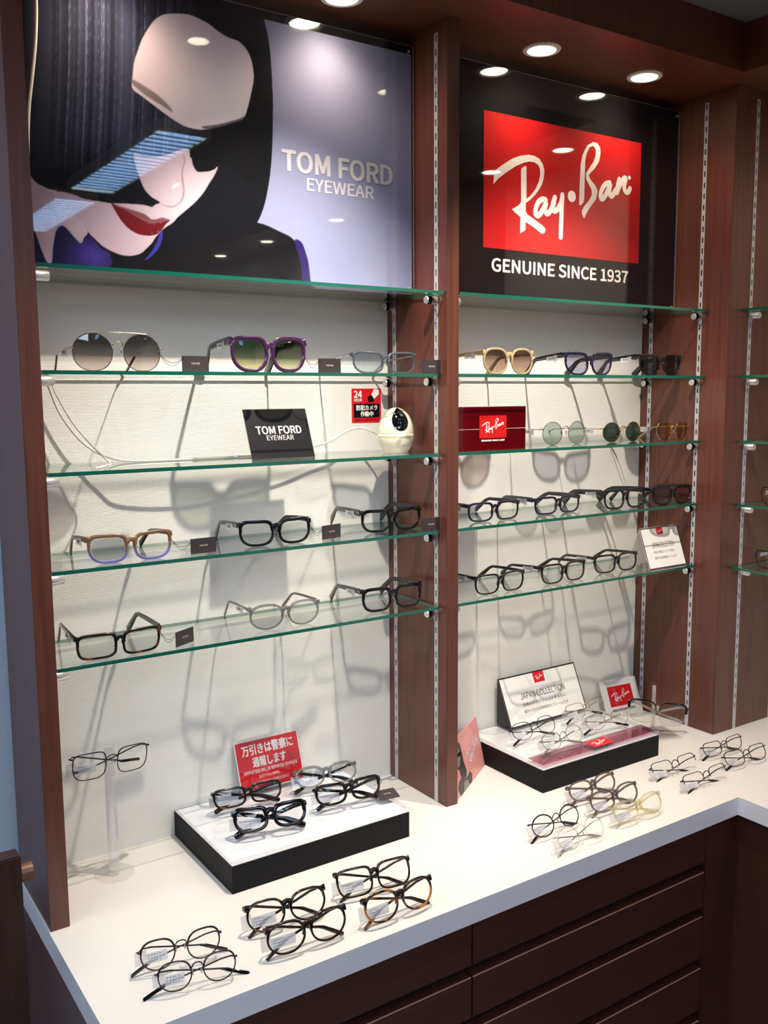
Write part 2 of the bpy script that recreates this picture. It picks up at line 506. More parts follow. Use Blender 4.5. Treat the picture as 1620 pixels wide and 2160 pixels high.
ART = {
'hair':[(-0.0046,1.4341),(0.2217,1.4849),(0.3938,1.5151),(0.4229,1.4874),(0.4334,1.4659),(0.4415,1.422),(0.4445,1.3348),(0.4397,1.2452),(0.4306,1.1903),(0.4193,1.1531),(0.4031,1.1246),(0.3823,1.107),(0.3671,1.1012),(0.2697,1.0822),(0.1776,1.0453),(0.1264,1.0582),(0.0552,1.1164),(0.0024,1.1498),(-0.0202,1.151)],
'forehead':[(0.2556,1.4481),(0.2921,1.4545),(0.3245,1.448),(0.3431,1.4393),(0.3622,1.4325),(0.3816,1.4299),(0.3985,1.4161),(0.4064,1.396),(0.4078,1.3724),(0.4015,1.3453),(0.3933,1.3179),(0.3854,1.3037),(0.3703,1.2962),(0.3431,1.2852),(0.3141,1.2758),(0.2928,1.2744),(0.2721,1.2781),(0.2452,1.2906),(0.2233,1.3028),(0.2061,1.3123),(0.1912,1.322),(0.1924,1.3391),(0.1959,1.3618),(0.2037,1.3834),(0.2119,1.403),(0.2282,1.4284),(0.2397,1.44)],
'brow':[(0.1931,1.3352),(0.2154,1.3269),(0.2372,1.3162),(0.2547,1.3025),(0.258,1.2947),(0.2411,1.3024),(0.2192,1.3112),(0.1927,1.3271)],
'brow2':[(0.3095,1.2803),(0.3384,1.288),(0.3729,1.3009),(0.389,1.3086),(0.3802,1.2977),(0.3479,1.2842),(0.3188,1.2765)],
'cheek':[(0.1893,1.2199),(0.2078,1.2187),(0.2276,1.2207),(0.2479,1.2267),(0.2666,1.2358),(0.2769,1.239),(0.2852,1.2392),(0.2859,1.228),(0.2889,1.2256),(0.291,1.2154),(0.2966,1.2066),(0.3039,1.2053),(0.3178,1.2093),(0.3356,1.2182),(0.3305,1.2051),(0.3193,1.1883),(0.3081,1.1717),(0.2927,1.1547),(0.2755,1.1396),(0.2605,1.1267),(0.252,1.1173),(0.2374,1.1074),(0.2227,1.0929),(0.2142,1.0809),(0.2038,1.0707),(0.1936,1.0624),(0.1777,1.0578),(0.1622,1.0581),(0.147,1.0625),(0.1321,1.0696),(0.1213,1.0787),(0.1124,1.087),(0.1036,1.0971),(0.0896,1.1119),(0.0794,1.1251),(0.071,1.1366),(0.0661,1.1466),(0.0876,1.1455),(0.1056,1.1403),(0.1278,1.1391),(0.1503,1.1382),(0.1772,1.1403),(0.2046,1.1408),(0.2165,1.1392),(0.2226,1.1436),(0.2308,1.1482),(0.2171,1.1551),(0.2056,1.1659),(0.1984,1.1817),(0.1932,1.1976)],
'neck':[(0.0198,1.1639),(0.0349,1.1553),(0.0521,1.1494),(0.0661,1.1458),(0.0794,1.1251),(0.0932,1.1104),(0.1088,1.0903),(0.1028,1.0808),(0.0987,1.0723),(0.0934,1.0755),(0.083,1.0862),(0.0743,1.0944),(0.0672,1.0964),(0.0607,1.0914),(0.0565,1.0786),(0.0521,1.0605),(0.0485,1.0415),(0.0448,1.0386),(0.04,1.0489),(0.0324,1.073),(0.0248,1.0933),(0.0162,1.0943)],
'upperlip':[(0.1493,1.1378),(0.1654,1.1349),(0.1808,1.1318),(0.1963,1.1288),(0.206,1.126),(0.2157,1.1195),(0.2258,1.1214),(0.2339,1.1241),(0.242,1.1226),(0.247,1.1212),(0.2295,1.1143),(0.2154,1.1129),(0.1997,1.1161),(0.1804,1.1226),(0.1653,1.1321)],
'lip':[(0.1493,1.1378),(0.1597,1.1343),(0.171,1.1299),(0.1843,1.123),(0.1997,1.1167),(0.2155,1.1133),(0.2316,1.1163),(0.247,1.1212),(0.2396,1.1133),(0.2311,1.1022),(0.2228,1.0958),(0.2106,1.0925),(0.1948,1.0928),(0.1832,1.0966),(0.1719,1.1042),(0.1626,1.1144),(0.1555,1.1256)],
'noseline':[(0.2746,1.2303),(0.2773,1.2193),(0.2726,1.2037),(0.273,1.1867),(0.2746,1.1737),(0.2721,1.1601),(0.2655,1.15),(0.2529,1.1426),(0.2407,1.1426),(0.2308,1.1472),(0.2408,1.144),(0.253,1.1445),(0.2635,1.1507),(0.27,1.1609),(0.2721,1.1734),(0.2706,1.1884),(0.2705,1.2034),(0.2751,1.2172)],
'nosehi':[(0.2517,1.1749),(0.2584,1.1809),(0.2657,1.1829),(0.2645,1.1797),(0.2571,1.174),(0.2524,1.1731)],
'collar':[(0.0163,1.096),(0.0277,1.0831),(0.0352,1.0591),(0.0439,1.0382),(0.051,1.039),(0.0539,1.0606),(0.0596,1.0859),(0.0681,1.0952),(0.076,1.0927),(0.0846,1.0828),(0.0969,1.0712),(0.1048,1.0827),(0.1123,1.0852),(0.1282,1.0665),(0.143,1.0585),(0.1343,1.034),(0.0124,1.0222)],
'bluearc':[(0.2331,1.1023),(0.2326,1.09),(0.226,1.0743),(0.2154,1.0622),(0.2041,1.0534),(0.2032,1.0556),(0.2137,1.0677),(0.2222,1.0816),(0.2278,1.0953),(0.2311,1.1022)],
'suit':[(0.411,1.132),(0.4498,1.122),(0.4815,1.1086),(0.4999,1.0775),(0.5156,1.0339),(0.5172,0.9745),(-0.0312,0.9523),(0.1264,1.0582),(0.178,1.0571),(0.2049,1.0621),(0.2238,1.0869),(0.2705,1.1038),(0.3678,1.1258)],
'stripe':[(0.4826,1.1078),(0.4966,1.1062),(0.5056,1.0873),(0.5122,1.0596),(0.5172,0.9745),(0.4895,0.9734),(0.4965,1.0445),(0.4917,1.0769)],
'rlens':[(0.2855,1.2641),(0.314,1.275),(0.3528,1.2836),(0.3752,1.2956),(0.393,1.3092),(0.425,1.3754),(0.4382,1.2895),(0.4204,1.1981),(0.3476,1.2254),(0.3312,1.2138),(0.3166,1.2077),(0.2999,1.2078),(0.291,1.2216),(0.2856,1.2421)],
}
LOGO_FILL = {
'R':[(0.0553,0.2716),(0.0568,0.2927),(0.0578,0.3181),(0.0633,0.329),(0.0791,0.3415),(0.119,0.3675),(0.165,0.3945),(0.2117,0.412),(0.259,0.4225),(0.2951,0.4221),(0.3255,0.4133),(0.3472,0.3924),(0.3569,0.3675),(0.3544,0.3369),(0.3457,0.3096),(0.328,0.2816),(0.3039,0.255),(0.2742,0.2301),(0.2503,0.2146),(0.2457,0.2119),(0.2463,0.1752),(0.2573,0.1634),(0.2999,0.1458),(0.3493,0.1241),(0.3694,0.1106),(0.3653,0.0948),(0.3561,0.0874),(0.3438,0.0872),(0.3005,0.1087),(0.2518,0.1281),(0.2469,0.1298),(0.2463,0.095),(0.2136,0.0756),(0.2144,0.1484),(0.1857,0.1627),(0.1638,0.1769),(0.1826,0.1859),(0.2089,0.2016),(0.2176,0.2155),(0.2155,0.3499),(0.2184,0.3588),(0.236,0.3696),(0.2448,0.3729),(0.248,0.3668),(0.2501,0.2317),(0.274,0.2474),(0.3037,0.2788),(0.3242,0.3157),(0.3316,0.347),(0.3295,0.3683),(0.32,0.3846),(0.2955,0.3943),(0.2655,0.3938),(0.2298,0.3837),(0.183,0.363),(0.1311,0.3312),(0.0853,0.3003)],
'B':[(0.5802,0.2381),(0.5821,0.3371),(0.5863,0.427),(0.5981,0.4688),(0.6264,0.5127),(0.6653,0.5336),(0.6919,0.5329),(0.7125,0.5154),(0.7165,0.4888),(0.7077,0.4515),(0.6819,0.4166),(0.656,0.3953),(0.6399,0.3799),(0.6503,0.363),(0.6843,0.34),(0.7018,0.3147),(0.6929,0.2771),(0.6636,0.2467),(0.6347,0.2119),(0.6159,0.1807),(0.6022,0.1952),(0.5986,0.213),(0.6142,0.237),(0.6465,0.2676),(0.6623,0.2921),(0.6617,0.3147),(0.6446,0.3354),(0.6241,0.3601),(0.622,0.3867),(0.6423,0.4118),(0.668,0.442),(0.6836,0.4755),(0.6828,0.5023),(0.6659,0.5158),(0.6429,0.5059),(0.6241,0.4766),(0.6152,0.4396),(0.614,0.3632),(0.6133,0.2687),(0.6104,0.2547),(0.5912,0.2383)],
}
LOGO_STROKE = {
'a':[(0.3668,0.237),(0.347,0.2391),(0.3229,0.2244),(0.3081,0.1967),(0.3054,0.1724),(0.3179,0.165),(0.336,0.1756),(0.3552,0.2016),(0.3719,0.2296),(0.3632,0.2024),(0.3666,0.1851),(0.3822,0.18),(0.4035,0.202),(0.4204,0.2347)],
'y':[(0.4242,0.255),(0.4124,0.225),(0.4128,0.203),(0.4257,0.1954),(0.4472,0.2111),(0.4656,0.2396),(0.4713,0.2712)],
'yt':[(0.4713,0.2702),(0.4681,0.2132),(0.4664,0.1461),(0.4648,0.0834)],
'a2':[(0.7818,0.3613),(0.7579,0.3552),(0.7349,0.332),(0.7222,0.3033),(0.7263,0.283),(0.7431,0.2873),(0.7628,0.3122),(0.7788,0.3417),(0.7873,0.3565),(0.7809,0.3236),(0.7904,0.3037),(0.8041,0.3067),(0.824,0.3328)],
'n':[(0.8478,0.3856),(0.839,0.3577),(0.8314,0.3174),(0.8476,0.3495),(0.8675,0.3795),(0.8843,0.3955),(0.893,0.3919),(0.8854,0.3677),(0.8864,0.3423),(0.9008,0.3322),(0.9147,0.336),(0.9249,0.3512)],
'dot':[(0.5051,0.2691),(0.5576,0.2748)],
'reg':[(0.9076,0.4006),(0.9287,0.4031)],
}

POSES = {
'G1':(0.1328,-0.1499,-0.0006,0.0081,0.1435,0.0599,0.8689,0.0000),
'G2':(0.4006,-0.1522,-0.0245,0.0312,0.1456,0.0628,0.8689,0.0000),
'G3':(0.6449,-0.1513,-0.0131,0.0553,0.1456,0.0415,0.8689,0.0000),
'G4':(0.1363,-0.1654,-0.0230,0.0501,0.1425,0.0468,0.5648,0.0000),
'G5':(0.4029,-0.1563,-0.0647,0.0278,0.1422,0.0465,0.5648,0.0000),
'G6':(0.6639,-0.1403,-0.0358,-0.0303,0.1406,0.0448,0.5648,0.0000),
'G7':(0.1090,-0.1700,-0.0045,-0.0725,0.1420,0.0425,0.4126,0.0000),
'G8':(0.4178,-0.1578,-0.0443,-0.0014,0.1430,0.0471,0.4126,0.0000),
'G9':(0.6553,-0.1556,-0.0294,0.0173,0.1417,0.0479,0.4126,0.0000),
'G10':(0.9544,-0.1516,0.0008,0.0260,0.1409,0.0555,0.8689,0.0000),
'G11':(1.1893,-0.1527,-0.0412,0.0426,0.1450,0.0551,0.8689,0.0000),
'G12':(1.4256,-0.1533,-0.0335,0.0275,0.1431,0.0577,0.8689,0.0000),
'G13':(1.1509,-0.1174,0.0051,0.0188,0.1387,0.0521,0.7158,0.0000),
'G14':(1.3752,-0.0856,-0.0017,0.0095,0.1386,0.0474,0.7158,0.0000),
'G15':(1.5588,-0.0864,0.0465,0.0132,0.1378,0.0468,0.7158,0.0000),
'G16':(0.9244,-0.1423,-0.0324,-0.0172,0.1399,0.0409,0.5648,0.0000),
'G17':(1.1138,-0.1371,-0.0137,-0.0199,0.1392,0.0399,0.5648,0.0000),
'G18':(1.3242,-0.1449,-0.0173,0.0267,0.1393,0.0473,0.5648,0.0000),
'G19':(1.5063,-0.1371,-0.0854,0.0267,0.1415,0.0476,0.5648,0.0000),
'G20':(0.9298,-0.1577,-0.0014,0.0018,0.1393,0.0430,0.4126,0.0000),
'G21':(1.1192,-0.1554,0.0112,0.0417,0.1386,0.0440,0.4126,0.0000),
'G22':(1.3052,-0.1397,-0.0503,0.0348,0.1410,0.0435,0.4126,0.0000),
'G23':(0.3635,-0.0940,-0.1517,0.3626,0.1373,0.0322,0.0640,0.0000),
'G24':(0.3518,-0.2086,-0.2287,0.4043,0.1367,0.0394,0.0640,0.0000),
'G25':(0.5297,-0.1033,-0.1965,0.4855,0.1319,0.0379,0.0640,0.0000),
'G26':(0.5253,-0.1926,-0.1391,0.3573,0.1379,0.0362,0.0640,0.0000),
'G27':(0.1031,-0.4060,-0.1401,0.1495,0.1229,0.0460,0.0050,0.0000),
'G28':(0.1032,-0.4672,-0.1944,0.3267,0.1156,0.0377,0.0050,0.0000),
'G29':(0.2798,-0.4065,-0.0874,0.3042,0.1378,0.0431,0.0050,0.0000),
'G30':(0.2771,-0.4748,-0.0639,0.1978,0.1355,0.0429,0.0050,0.0000),
'G31':(0.4468,-0.4014,-0.1409,0.3932,0.1398,0.0416,0.0050,0.0000),
'G32':(0.4414,-0.4832,0.0125,0.2782,0.1358,0.0428,0.0050,0.0000),
'G33':(1.0217,-0.3498,0.0075,0.4773,0.1367,0.0368,0.0050,0.0000),
'G34':(1.0192,-0.4105,-0.0063,0.4458,0.1370,0.0376,0.0050,0.0000),
'G35':(1.0220,-0.4691,-0.0066,0.4603,0.1376,0.0377,0.0050,0.0000),
'G36':(0.8508,-0.4171,0.0521,0.4800,0.1317,0.0411,0.0050,0.0000),
'G37':(0.8550,-0.4808,0.0695,0.5865,0.1295,0.0426,0.0050,0.0000),
'G38':(1.2544,-0.3709,-0.0518,0.6621,0.1392,0.0372,0.0050,0.0000),
'G39':(1.2614,-0.4449,-0.0088,0.6074,0.1415,0.0310,0.0050,0.0000),
'G40':(1.4375,-0.3539,-0.0419,0.3999,0.1358,0.0286,0.0050,0.0000),
'G41':(1.4307,-0.4201,-0.0736,0.5105,0.1367,0.0321,0.0050,0.0000),
'G43':(1.0506,-0.1436,0.0201,0.5730,0.1356,0.0402,0.0640,0.0000),
'G44':(1.0631,-0.2200,0.0679,0.5499,0.1326,0.0368,0.0640,0.0000),
'G45':(1.2406,-0.1159,0.0476,0.4213,0.1369,0.0373,0.0640,0.0000),
'G46':(1.2246,-0.1969,-0.1009,0.4700,0.1301,0.0310,0.0640,0.0000),
'G47':(1.4233,-0.1802,-0.7212,0.1337,0.1399,0.0480,0.0222,-0.0964),
'G48':(0.1026,-0.1155,0.1697,-0.2020,0.1432,0.0491,0.1902,-0.0820),
}
LOGO_ASPECT = 0.5741
def ribbon(mb, pts, w, T, mi, z):
    """flat rounded stroke: one strip of quads with half-round ends"""
    P = [Vector((a, b)) for a, b in pts]
    S = []
    for i in range(len(P) - 1):                      # Catmull-Rom refinement
        p0, p1, p2, p3 = P[max(i - 1, 0)], P[i], P[i + 1], P[min(i + 2, len(P) - 1)]
        for k in range(4):
            t = k / 4
            S.append(0.5 * ((2 * p1) + (p2 - p0) * t + (2 * p0 - 5 * p1 + 4 * p2 - p3) * t * t + (3 * p1 - p0 - 3 * p2 + p3) * t ** 3))
    S.append(P[-1])
    n = len(S); vs = []
    for i in range(n):
        d = (S[min(i + 1, n - 1)] - S[max(i - 1, 0)])
        nn = Vector((-d.y, d.x)).normalized() * w / 2
        zi = z + i * 0.07e-3 * w * 2
        vs += [(S[i].x + nn.x, S[i].y + nn.y, zi), (S[i].x - nn.x, S[i].y - nn.y, zi)]
    mb.add(vs, [(2 * i, 2 * i + 1, 2 * i + 3, 2 * i + 2) for i in range(n - 1)], mi, T)
    for e, q in ((0, 1), (n - 1, n - 2)):
        d = (S[e] - S[q]).normalized(); nn = Vector((-d.y, d.x))
        cap = [S[e] + (nn * math.cos(a) + d * math.sin(a)) * w / 2 for a in [math.pi * k / 8 for k in range(9)]]
        mb.add([(c.x, c.y, z - 2e-5 * w) for c in cap], [tuple(range(9))], mi, T)

def logo_mesh(mb, w, T, mi=0, z=0.0004):
    """script lettering in a box of width w centred on T"""
    h = w * LOGO_ASPECT
    loc = lambda p: ((p[0] - 0.5) * w, p[1] * w - h / 2)
    for k in ('R', 'B'):
        mb.poly([loc(p) for p in LOGO_FILL[k]], T, mi, z)
    n = 0
    for k, pts in LOGO_STROKE.items():
        wd = {'dot': 0.052, 'reg': 0.02, 'yt': 0.027}.get(k, 0.026) * w
        q = [Vector(loc(p)) for p in pts]
        if k in ('dot', 'reg'): q = [(q[0] + q[1]) / 2, (q[0] + q[1]) / 2 + Vector((1e-3 * w, 0))]
        n += 1
        ribbon(mb, q, wd, T, mi, z + n * 4e-5 * w)
# ------------------------------------------------------------------ the room
def B(a, b, **k):
    mb = MB(); mb.box(a, b, **k); return mb
struct('floor', B((-3.2, -5.2, -CT - 0.05), (2.4, 0.25, -CT)), M['floor'])
struct('ceiling', B((-3.2, -5.2, CEIL), (2.4, 0.25, CEIL + 0.05)), M['ceiling'])
wb = MB()
wb.box((0, 0, 0.0), (0.75, 0.02, SOFF)); wb.box((X1, 0, 0.0), (X2, 0.02, SOFF))
struct('wall_back', wb, M['wall'])
struct('wall_left', B((-3.2, 0.02, -CT), (0.0, 0.06, CEIL)), M['bluewall'])
struct('wall_right', B((WX, -3.6, 0.0), (WX + 0.03, -DR, SOFF)), M['wall'])
struct('wall_front', B((-3.2, -5.2, -CT), (2.4, -5.15, CEIL)), M['plaster'])
struct('trim_1', B((-0.098, -0.055, -CT), (-0.088, 0.018, -0.01)), plain('pale_trim', (176, 178, 186), 0.5))

# wooden soffit box running round the corner
sb = MB()
sb.box((-0.0296, SF, SOFF), (WX + 0.03, 0.02, CEIL - 0.001))
sb.box((X2 - 0.0576, -3.6, SOFF), (WX + 0.03, SF, CEIL - 0.001))
o = sb.build('soffit', M['wood']); tag(o, 'dark wood soffit box with recessed lights, running round the corner under the ceiling', 'soffit')

for i, (x, y) in enumerate(DOWNS):
    names = ['recessed downlight over the left end of the portrait poster, outside the photo',
             'recessed downlight above the left bay, cut by the top edge of the photo',
             'large bright recessed downlight left of two over the red logo poster',
             'bright recessed downlight right of two over the red logo poster, nearest the corner']
    lab = names[i] if i < 4 else 'recessed warm downlight in the wing soffit, number %s along from the corner' % ['one', 'two', 'three', 'four', 'five', 'six'][i - 4]
    t = thing('downlight', lab, 'ceiling light', (x, y, SOFF), 0, 'recessed downlights in the soffit')
    mb = MB(); mb.lathe([(0.0275, -0.001), (0.029, -0.0035), (0.037, -0.003), (0.0385, -0.0005), (0.0385, 0.0), (0.0275, 0.0)], 40)
    mb.build('trim_ring', M['white'], t, True)
    mb = MB(); mb.lathe([(0.0, -0.0022), (0.012, -0.0021), (0.022, -0.0018), (0.0275, -0.0012)], 40)
    mb.build('lens_disc', M['bulb'], t, True)

for i, (p, tg, s_) in enumerate(KEYS):
    t = thing('ceiling_spotlight', ['small ceiling spotlight aimed at the left bay', 'small ceiling spotlight aimed at the right bay'][i], 'ceiling light', (p[0], p[1], CEIL), 0, 'ceiling spotlights in front of the cabinet')
    mb = MB(); mb.lathe([(0.0, 0.0), (0.028, 0.0), (0.028, -0.008), (0.0, -0.008)], 24); mb.build('mount', M['white'], t, True)
    mb = MB(); mb.lathe([(0.026, -0.012), (0.026, -0.046), (0.022, -0.046), (0.022, -0.014), (0.0, -0.014)], 24); mb.build('housing', M['white'], t, True)
    mb = MB(); mb.lathe([(0.0, -0.03), (0.020, -0.03)], 24); mb.build('bulb', M['spotglow'], t, True)

for i, (y0, y1) in enumerate([(-2.10, -1.22), (-3.05, -2.30)]):
    t = thing('louvred_ceiling_light', 'long louvred ceiling light, %s to the cabinet, seen mirrored in the portrait poster' % ['nearer', 'farther'][i], 'ceiling light', (0.735, (y0 + y1) / 2, CEIL), 0, 'louvred ceiling lights')
    L = (y1 - y0) / 2
    mb = MB()
    for a, b in [((-0.085, -L - 0.01), (-0.075, L + 0.01)), ((0.075, -L - 0.01), (0.085, L + 0.01)), ((-0.075, -L - 0.01), (0.075, -L)), ((-0.075, L), (0.075, L + 0.01))]:
        mb.box((a[0], a[1], -0.035), (b[0], b[1], 0))
    mb.build('frame', M['white'], t)
    mb = MB(); mb.box((-0.075, -L, -0.006), (0.075, L, -0.001)); mb.build('tube_panel', M['louvre'], t)
    mb = MB(); n = int(2 * L / 0.044)
    for k in range(1, n):
        y = -L + 2 * L * k / n
        mb.add([(-0.075, y - 0.009, -0.034), (0.075, y - 0.009, -0.034), (0.075, y - 0.001, -0.008), (-0.075, y - 0.001, -0.008), (-0.075, y + 0.009, -0.034), (0.075, y + 0.009, -0.034), (0.075, y + 0.001, -0.008), (-0.075, y + 0.001, -0.008)], [(0, 1, 2, 3), (4, 7, 6, 5), (0, 4, 5, 1), (3, 2, 6, 7)])
    mb.build('louvre', M['paleblue'], t)

for i, (x, y) in enumerate(FILL_PANELS):
    t = thing('fill_light_panel', 'square-edged white fill light panel added under the ceiling, ' + ['left of the cabinet', 'left behind the viewer', 'behind the viewer'][i], 'ceiling light', (x, y, CEIL), 0, 'added fill light panels')
    mb = MB()
    for a, b in (((-0.31, -0.61), (-0.29, 0.61)), ((0.29, -0.61), (0.31, 0.61)), ((-0.29, -0.61), (0.29, -0.59)), ((-0.29, 0.59), (0.29, 0.61))):
        mb.box((a[0], a[1], -0.02), (b[0], b[1], 0))
    mb.build('frame', M['white'], t)
    mb = MB(); mb.box((-0.29, -0.59, -0.012), (0.29, 0.59, -0.002)); mb.build('diffuser', M['panel'], t)

# ------------------------------------------------------------------ upright dividers with slotted rails
def rail_mb(z0, z1, pitch=0.025, w=0.0105, slot_w=0.0036, slot_h=0.0125, off=0.004):
    """strip in the y-z plane facing -x, real slots"""
    mb = MB(); th = 0.0016; hw = w / 2
    mb.box((-0.0004, -hw + 0.001, z0), (0, hw - 0.001, z1), 1)
    mb.box((-th, -hw, z0), (0, -slot_w / 2, z1), 0); mb.box((-th, slot_w / 2, z0), (0, hw, z1), 0)
    z = z0; first = True
    k = math.ceil((z0 + 0.03) / pitch) * pitch + off
    prev = z0
    while k + slot_h < z1:
        mb.box((-th, -slot_w / 2, prev), (0, slot_w / 2, k), 0)
        prev = k + slot_h; k += pitch
    mb.box((-th, -slot_w / 2, prev), (0, slot_w / 2, z1), 0)
    return mb
RZ = (M['rail'], M['slot'])

t = thing('upright_divider', 'dark wood upright panel at the left end of the display cabinet', 'cabinet panel', (0, 0, 0), 0, 'upright cabinet dividers')
mb = MB(); mb.cbox((-0.0296, -DEP, 0), (0, 0, SOFF), 0.0006); mb.build('panel', M['wood'], t)
for y in (-0.0261, -0.1684):
    o = rail_mb(0.0, SOFF - 0.02).build('slotted_rail', RZ, t); o.rotation_euler = (0, 0, math.pi); o.location = (0, y, 0)
t = thing('upright_divider', 'dark wood upright divider between the left and right bays', 'cabinet panel', (0.75, 0, 0), 0, 'upright cabinet dividers')
mb = MB(); mb.cbox((0, -DEP, 0), (X1 - 0.75, 0, SOFF), 0.0006); mb.build('panel', M['wood'], t)
for y in (-0.0261, -0.1684):
    rail_mb(0.0, SOFF - 0.02).build('slotted_rail', RZ, t, loc=(0, y, 0))
    o = rail_mb(0.0, SOFF - 0.02).build('slotted_rail', RZ, t); o.rotation_euler = (0, 0, math.pi); o.location = (X1 - 0.75, y, 0)
t = thing('corner_pillar', 'wide dark wood corner pillar right of the red logo poster', 'cabinet panel', (X2, 0, 0), 0)
mb = MB(); mb.cbox((0, -DR, 0), (WX - X2, 0, SOFF), 0.0006); mb.build('panel', M['wood'], t)
for y in (-0.0292, -0.1748):
    rail_mb(0.0, SOFF - 0.02).build('slotted_rail', RZ, t, loc=(0, y, 0))
for x in (0.0790, 0.2244):
    o = rail_mb(0.0, SOFF - 0.02).build('slotted_rail', RZ, t); o.rotation_euler = (0, 0, math.pi / 2); o.location = (x, -DR, 0)

# ------------------------------------------------------------------ counter and drawers
def lshape_prism(mb, outer, z0, z1, mt, ms):
    n = len(outer)
    for z, fl in ((z0, 0), (z1, 1)):
        tris = tessellate_polygon([[Vector((x, y, z)) for x, y in outer]])
        mb.add([(x, y, z) for x, y in outer], [tuple(q) for q in tris], mt)
    for i in range(n):
        a, b = outer[i], outer[(i + 1) % n]
        mb.add([(a[0], a[1], z0), (b[0], b[1], z0), (b[0], b[1], z1), (a[0], a[1], z1)], [(0, 1, 2, 3)], ms)
mb = MB()
lshape_prism(mb, [(-0.0320, 0.0), (-0.0320, CY), (CX, CY), (CX, -3.5), (WX, -3.5), (WX, 0.0)], -0.0385, 0.0, 0, 1)
o = mb.build('countertop', (M['counter'], M['nosing'])); tag(o, 'white laminate L-shaped countertop with pale grey front edge', 'countertop')

FY = CY + 0.012
def drawer_unit(x0, x1, label, ext=0.0):
    t = thing('drawer_cabinet', label, 'cabinet', (x0, 0, -CT), 0, 'drawer cabinets under the counter')
    w = x1 - x0; h = CT - 0.0385
    mb = MB()
    mb.box((0, FY + 0.022, 0.08), (w, -0.02, h - 0.0005), 0)
    mb.box((0.0, FY + 0.06, 0.0), (w, -0.02, 0.08), 0)
    mb.build('carcass', M['recess'], t)
    tops = [0.0405, 0.1425, 0.2390, 0.3530, 0.4700, 0.590]
    bots = [0.1250, 0.2205, 0.3340, 0.4500, 0.5700, 0.735]
    for a, b in zip(tops, bots):
        zt, zb = CT - a, CT - b
        d = MB()
        # drawer front whose lower edge is cut back as a finger pull and whose upper edge is bevelled
        x0_, x1_ = 0.0012, w - 0.0012
        prof = [(FY, zt - 0.0015), (FY + 0.0015, zt), (FY + 0.020, zt), (FY + 0.020, zb - 0.001), (FY + 0.012, zb), (FY, zb + 0.004)]
        k = len(prof)
        vs = [(x, y, z) for x in (x0_, x1_) for y, z in prof]
        d.add(vs, [(0, k, k + 1, 1)], 1)
        d.add(vs, [(1, k + 1, k + 2, 2), (2, k + 2, k + 3, 3), (3, k + 3, k + 4, 4), (4, k + 4, k + 5, 5), (5, k + 5, k, 0), tuple(range(k)), tuple(range(2 * k - 1, k - 1, -1))], 0)
        d.build('drawer', (M['woodh'], M['edge_glint']), t)
    return t
drawer_unit(-0.0200, 0.5760, 'dark wood drawer cabinet under the left end of the white counter')
drawer_unit(0.5775, 1.1880, 'dark wood drawer cabinet under the middle of the counter, left of the inner corner')
mb = MB(); mb.box((1.1895, FY, -CT), (CX + 0.012, -0.02, -0.0389)); mb.box((CX + 0.012, -3.48, -CT), (WX, -0.02, -0.0389))
o = mb.build('base_panel', M['woodh']); tag(o, 'plain dark wood base panel wrapping the inner corner under the counter', 'cabinet panel')
mb = MB(); mb.box((-0.0285, FY + 0.004, -CT), (-0.0205, -0.002, -0.0389))
o = mb.build('end_panel', M['wood']); tag(o, 'dark wood end panel under the left edge of the counter', 'cabinet panel')

# ------------------------------------------------------------------ glass shelves
ZS = [1.0235, 0.8689, 0.7158, 0.5648, 0.4126]     # shelf top surfaces
def shelf(x0, x1, yb, yf, z, label, group, pins, th=0.006, rot=0.0, org=None):
    t = thing('glass_shelf', label, 'shelf', org or (x0, 0, z - th), rot, group)
    w = x1 - x0
    mb = MB(); mb.box((0, yf, 0), (w, yb, th), mats=[0, 0, 1, 1, 1, 1])
    mb.build('glass_pane', (M['glass'], M['gedge']), t)
    for (x, y, sx) in pins:
        p = MB()
        p.cyl((x, y, -0.0095), (x + sx * 0.0225, y, -0.0095), 0.0078, 24)
        p.cyl((x + sx * 0.0225, y, -0.0095), (x + sx * 0.0245, y, -0.0095), 0.0078, 24, r1=0.0066)
        p.box((x, y - 0.0012, -0.024), (x + sx * 0.004, y + 0.0012, -0.004))
        p.build('support_pin', M['chrome'], t, True)
ord_ = ['top', 'second from top', 'third from top', 'fourth from top', 'lowest']
LX = [(0.004, 0.7460, -0.196), (0.006, 0.7430, -0.185), (0.006, 0.7445, -0.189), (0.005, 0.7440, -0.186), (0.005, 0.7440, -0.186)]
for i, z in enumerate(ZS):
    x0, x1, yf = LX[i]
    w = x1 - x0
    shelf(x0, x1, -0.008, yf, z, '%s glass shelf of the left bay with green edge' % ord_[i], 'glass shelves of the left bay',
          [(-x0 + 0.0018, -0.1684, 1), (-x0 + 0.0018, -0.0261, 1), (0.75 - 0.0018 - x0, -0.1684, -1), (0.75 - 0.0018 - x0, -0.0261, -1)])
for i, z in enumerate(ZS):
    x0, x1 = X1 + 0.003, X2 - 0.004
    yf = [-0.200, -0.197, -0.191, -0.188, -0.188][i]
    shelf(x0, x1, -0.008, yf, z, '%s glass shelf of the right bay with green edge' % ord_[i], 'glass shelves of the right bay',
          [(-0.003 + 0.0018, -0.1684, 1), (-0.003 + 0.0018, -0.0261, 1), (X2 - 0.0018 - x0, -0.1748, -1), (X2 - 0.0018 - x0, -0.0292, -1)])
for i, z in enumerate(ZS):
    # wing shelves: local x runs along -Y of the room, local y front = -X of the room
    yfr = [-0.205, -0.207, -0.203, -0.203, -0.213][i]
    t_ = shelf(0, 0.74, -0.008, yfr, z, '%s glass shelf at the right edge of the photo' % ord_[i], 'glass shelves of the right wing',
               [(0.0 - 0.002, -0.1748, 1), (0.0 - 0.002, -0.0292, 1)], rot=-math.pi / 2, org=(WX, -DR - 0.0038, z - 0.006))
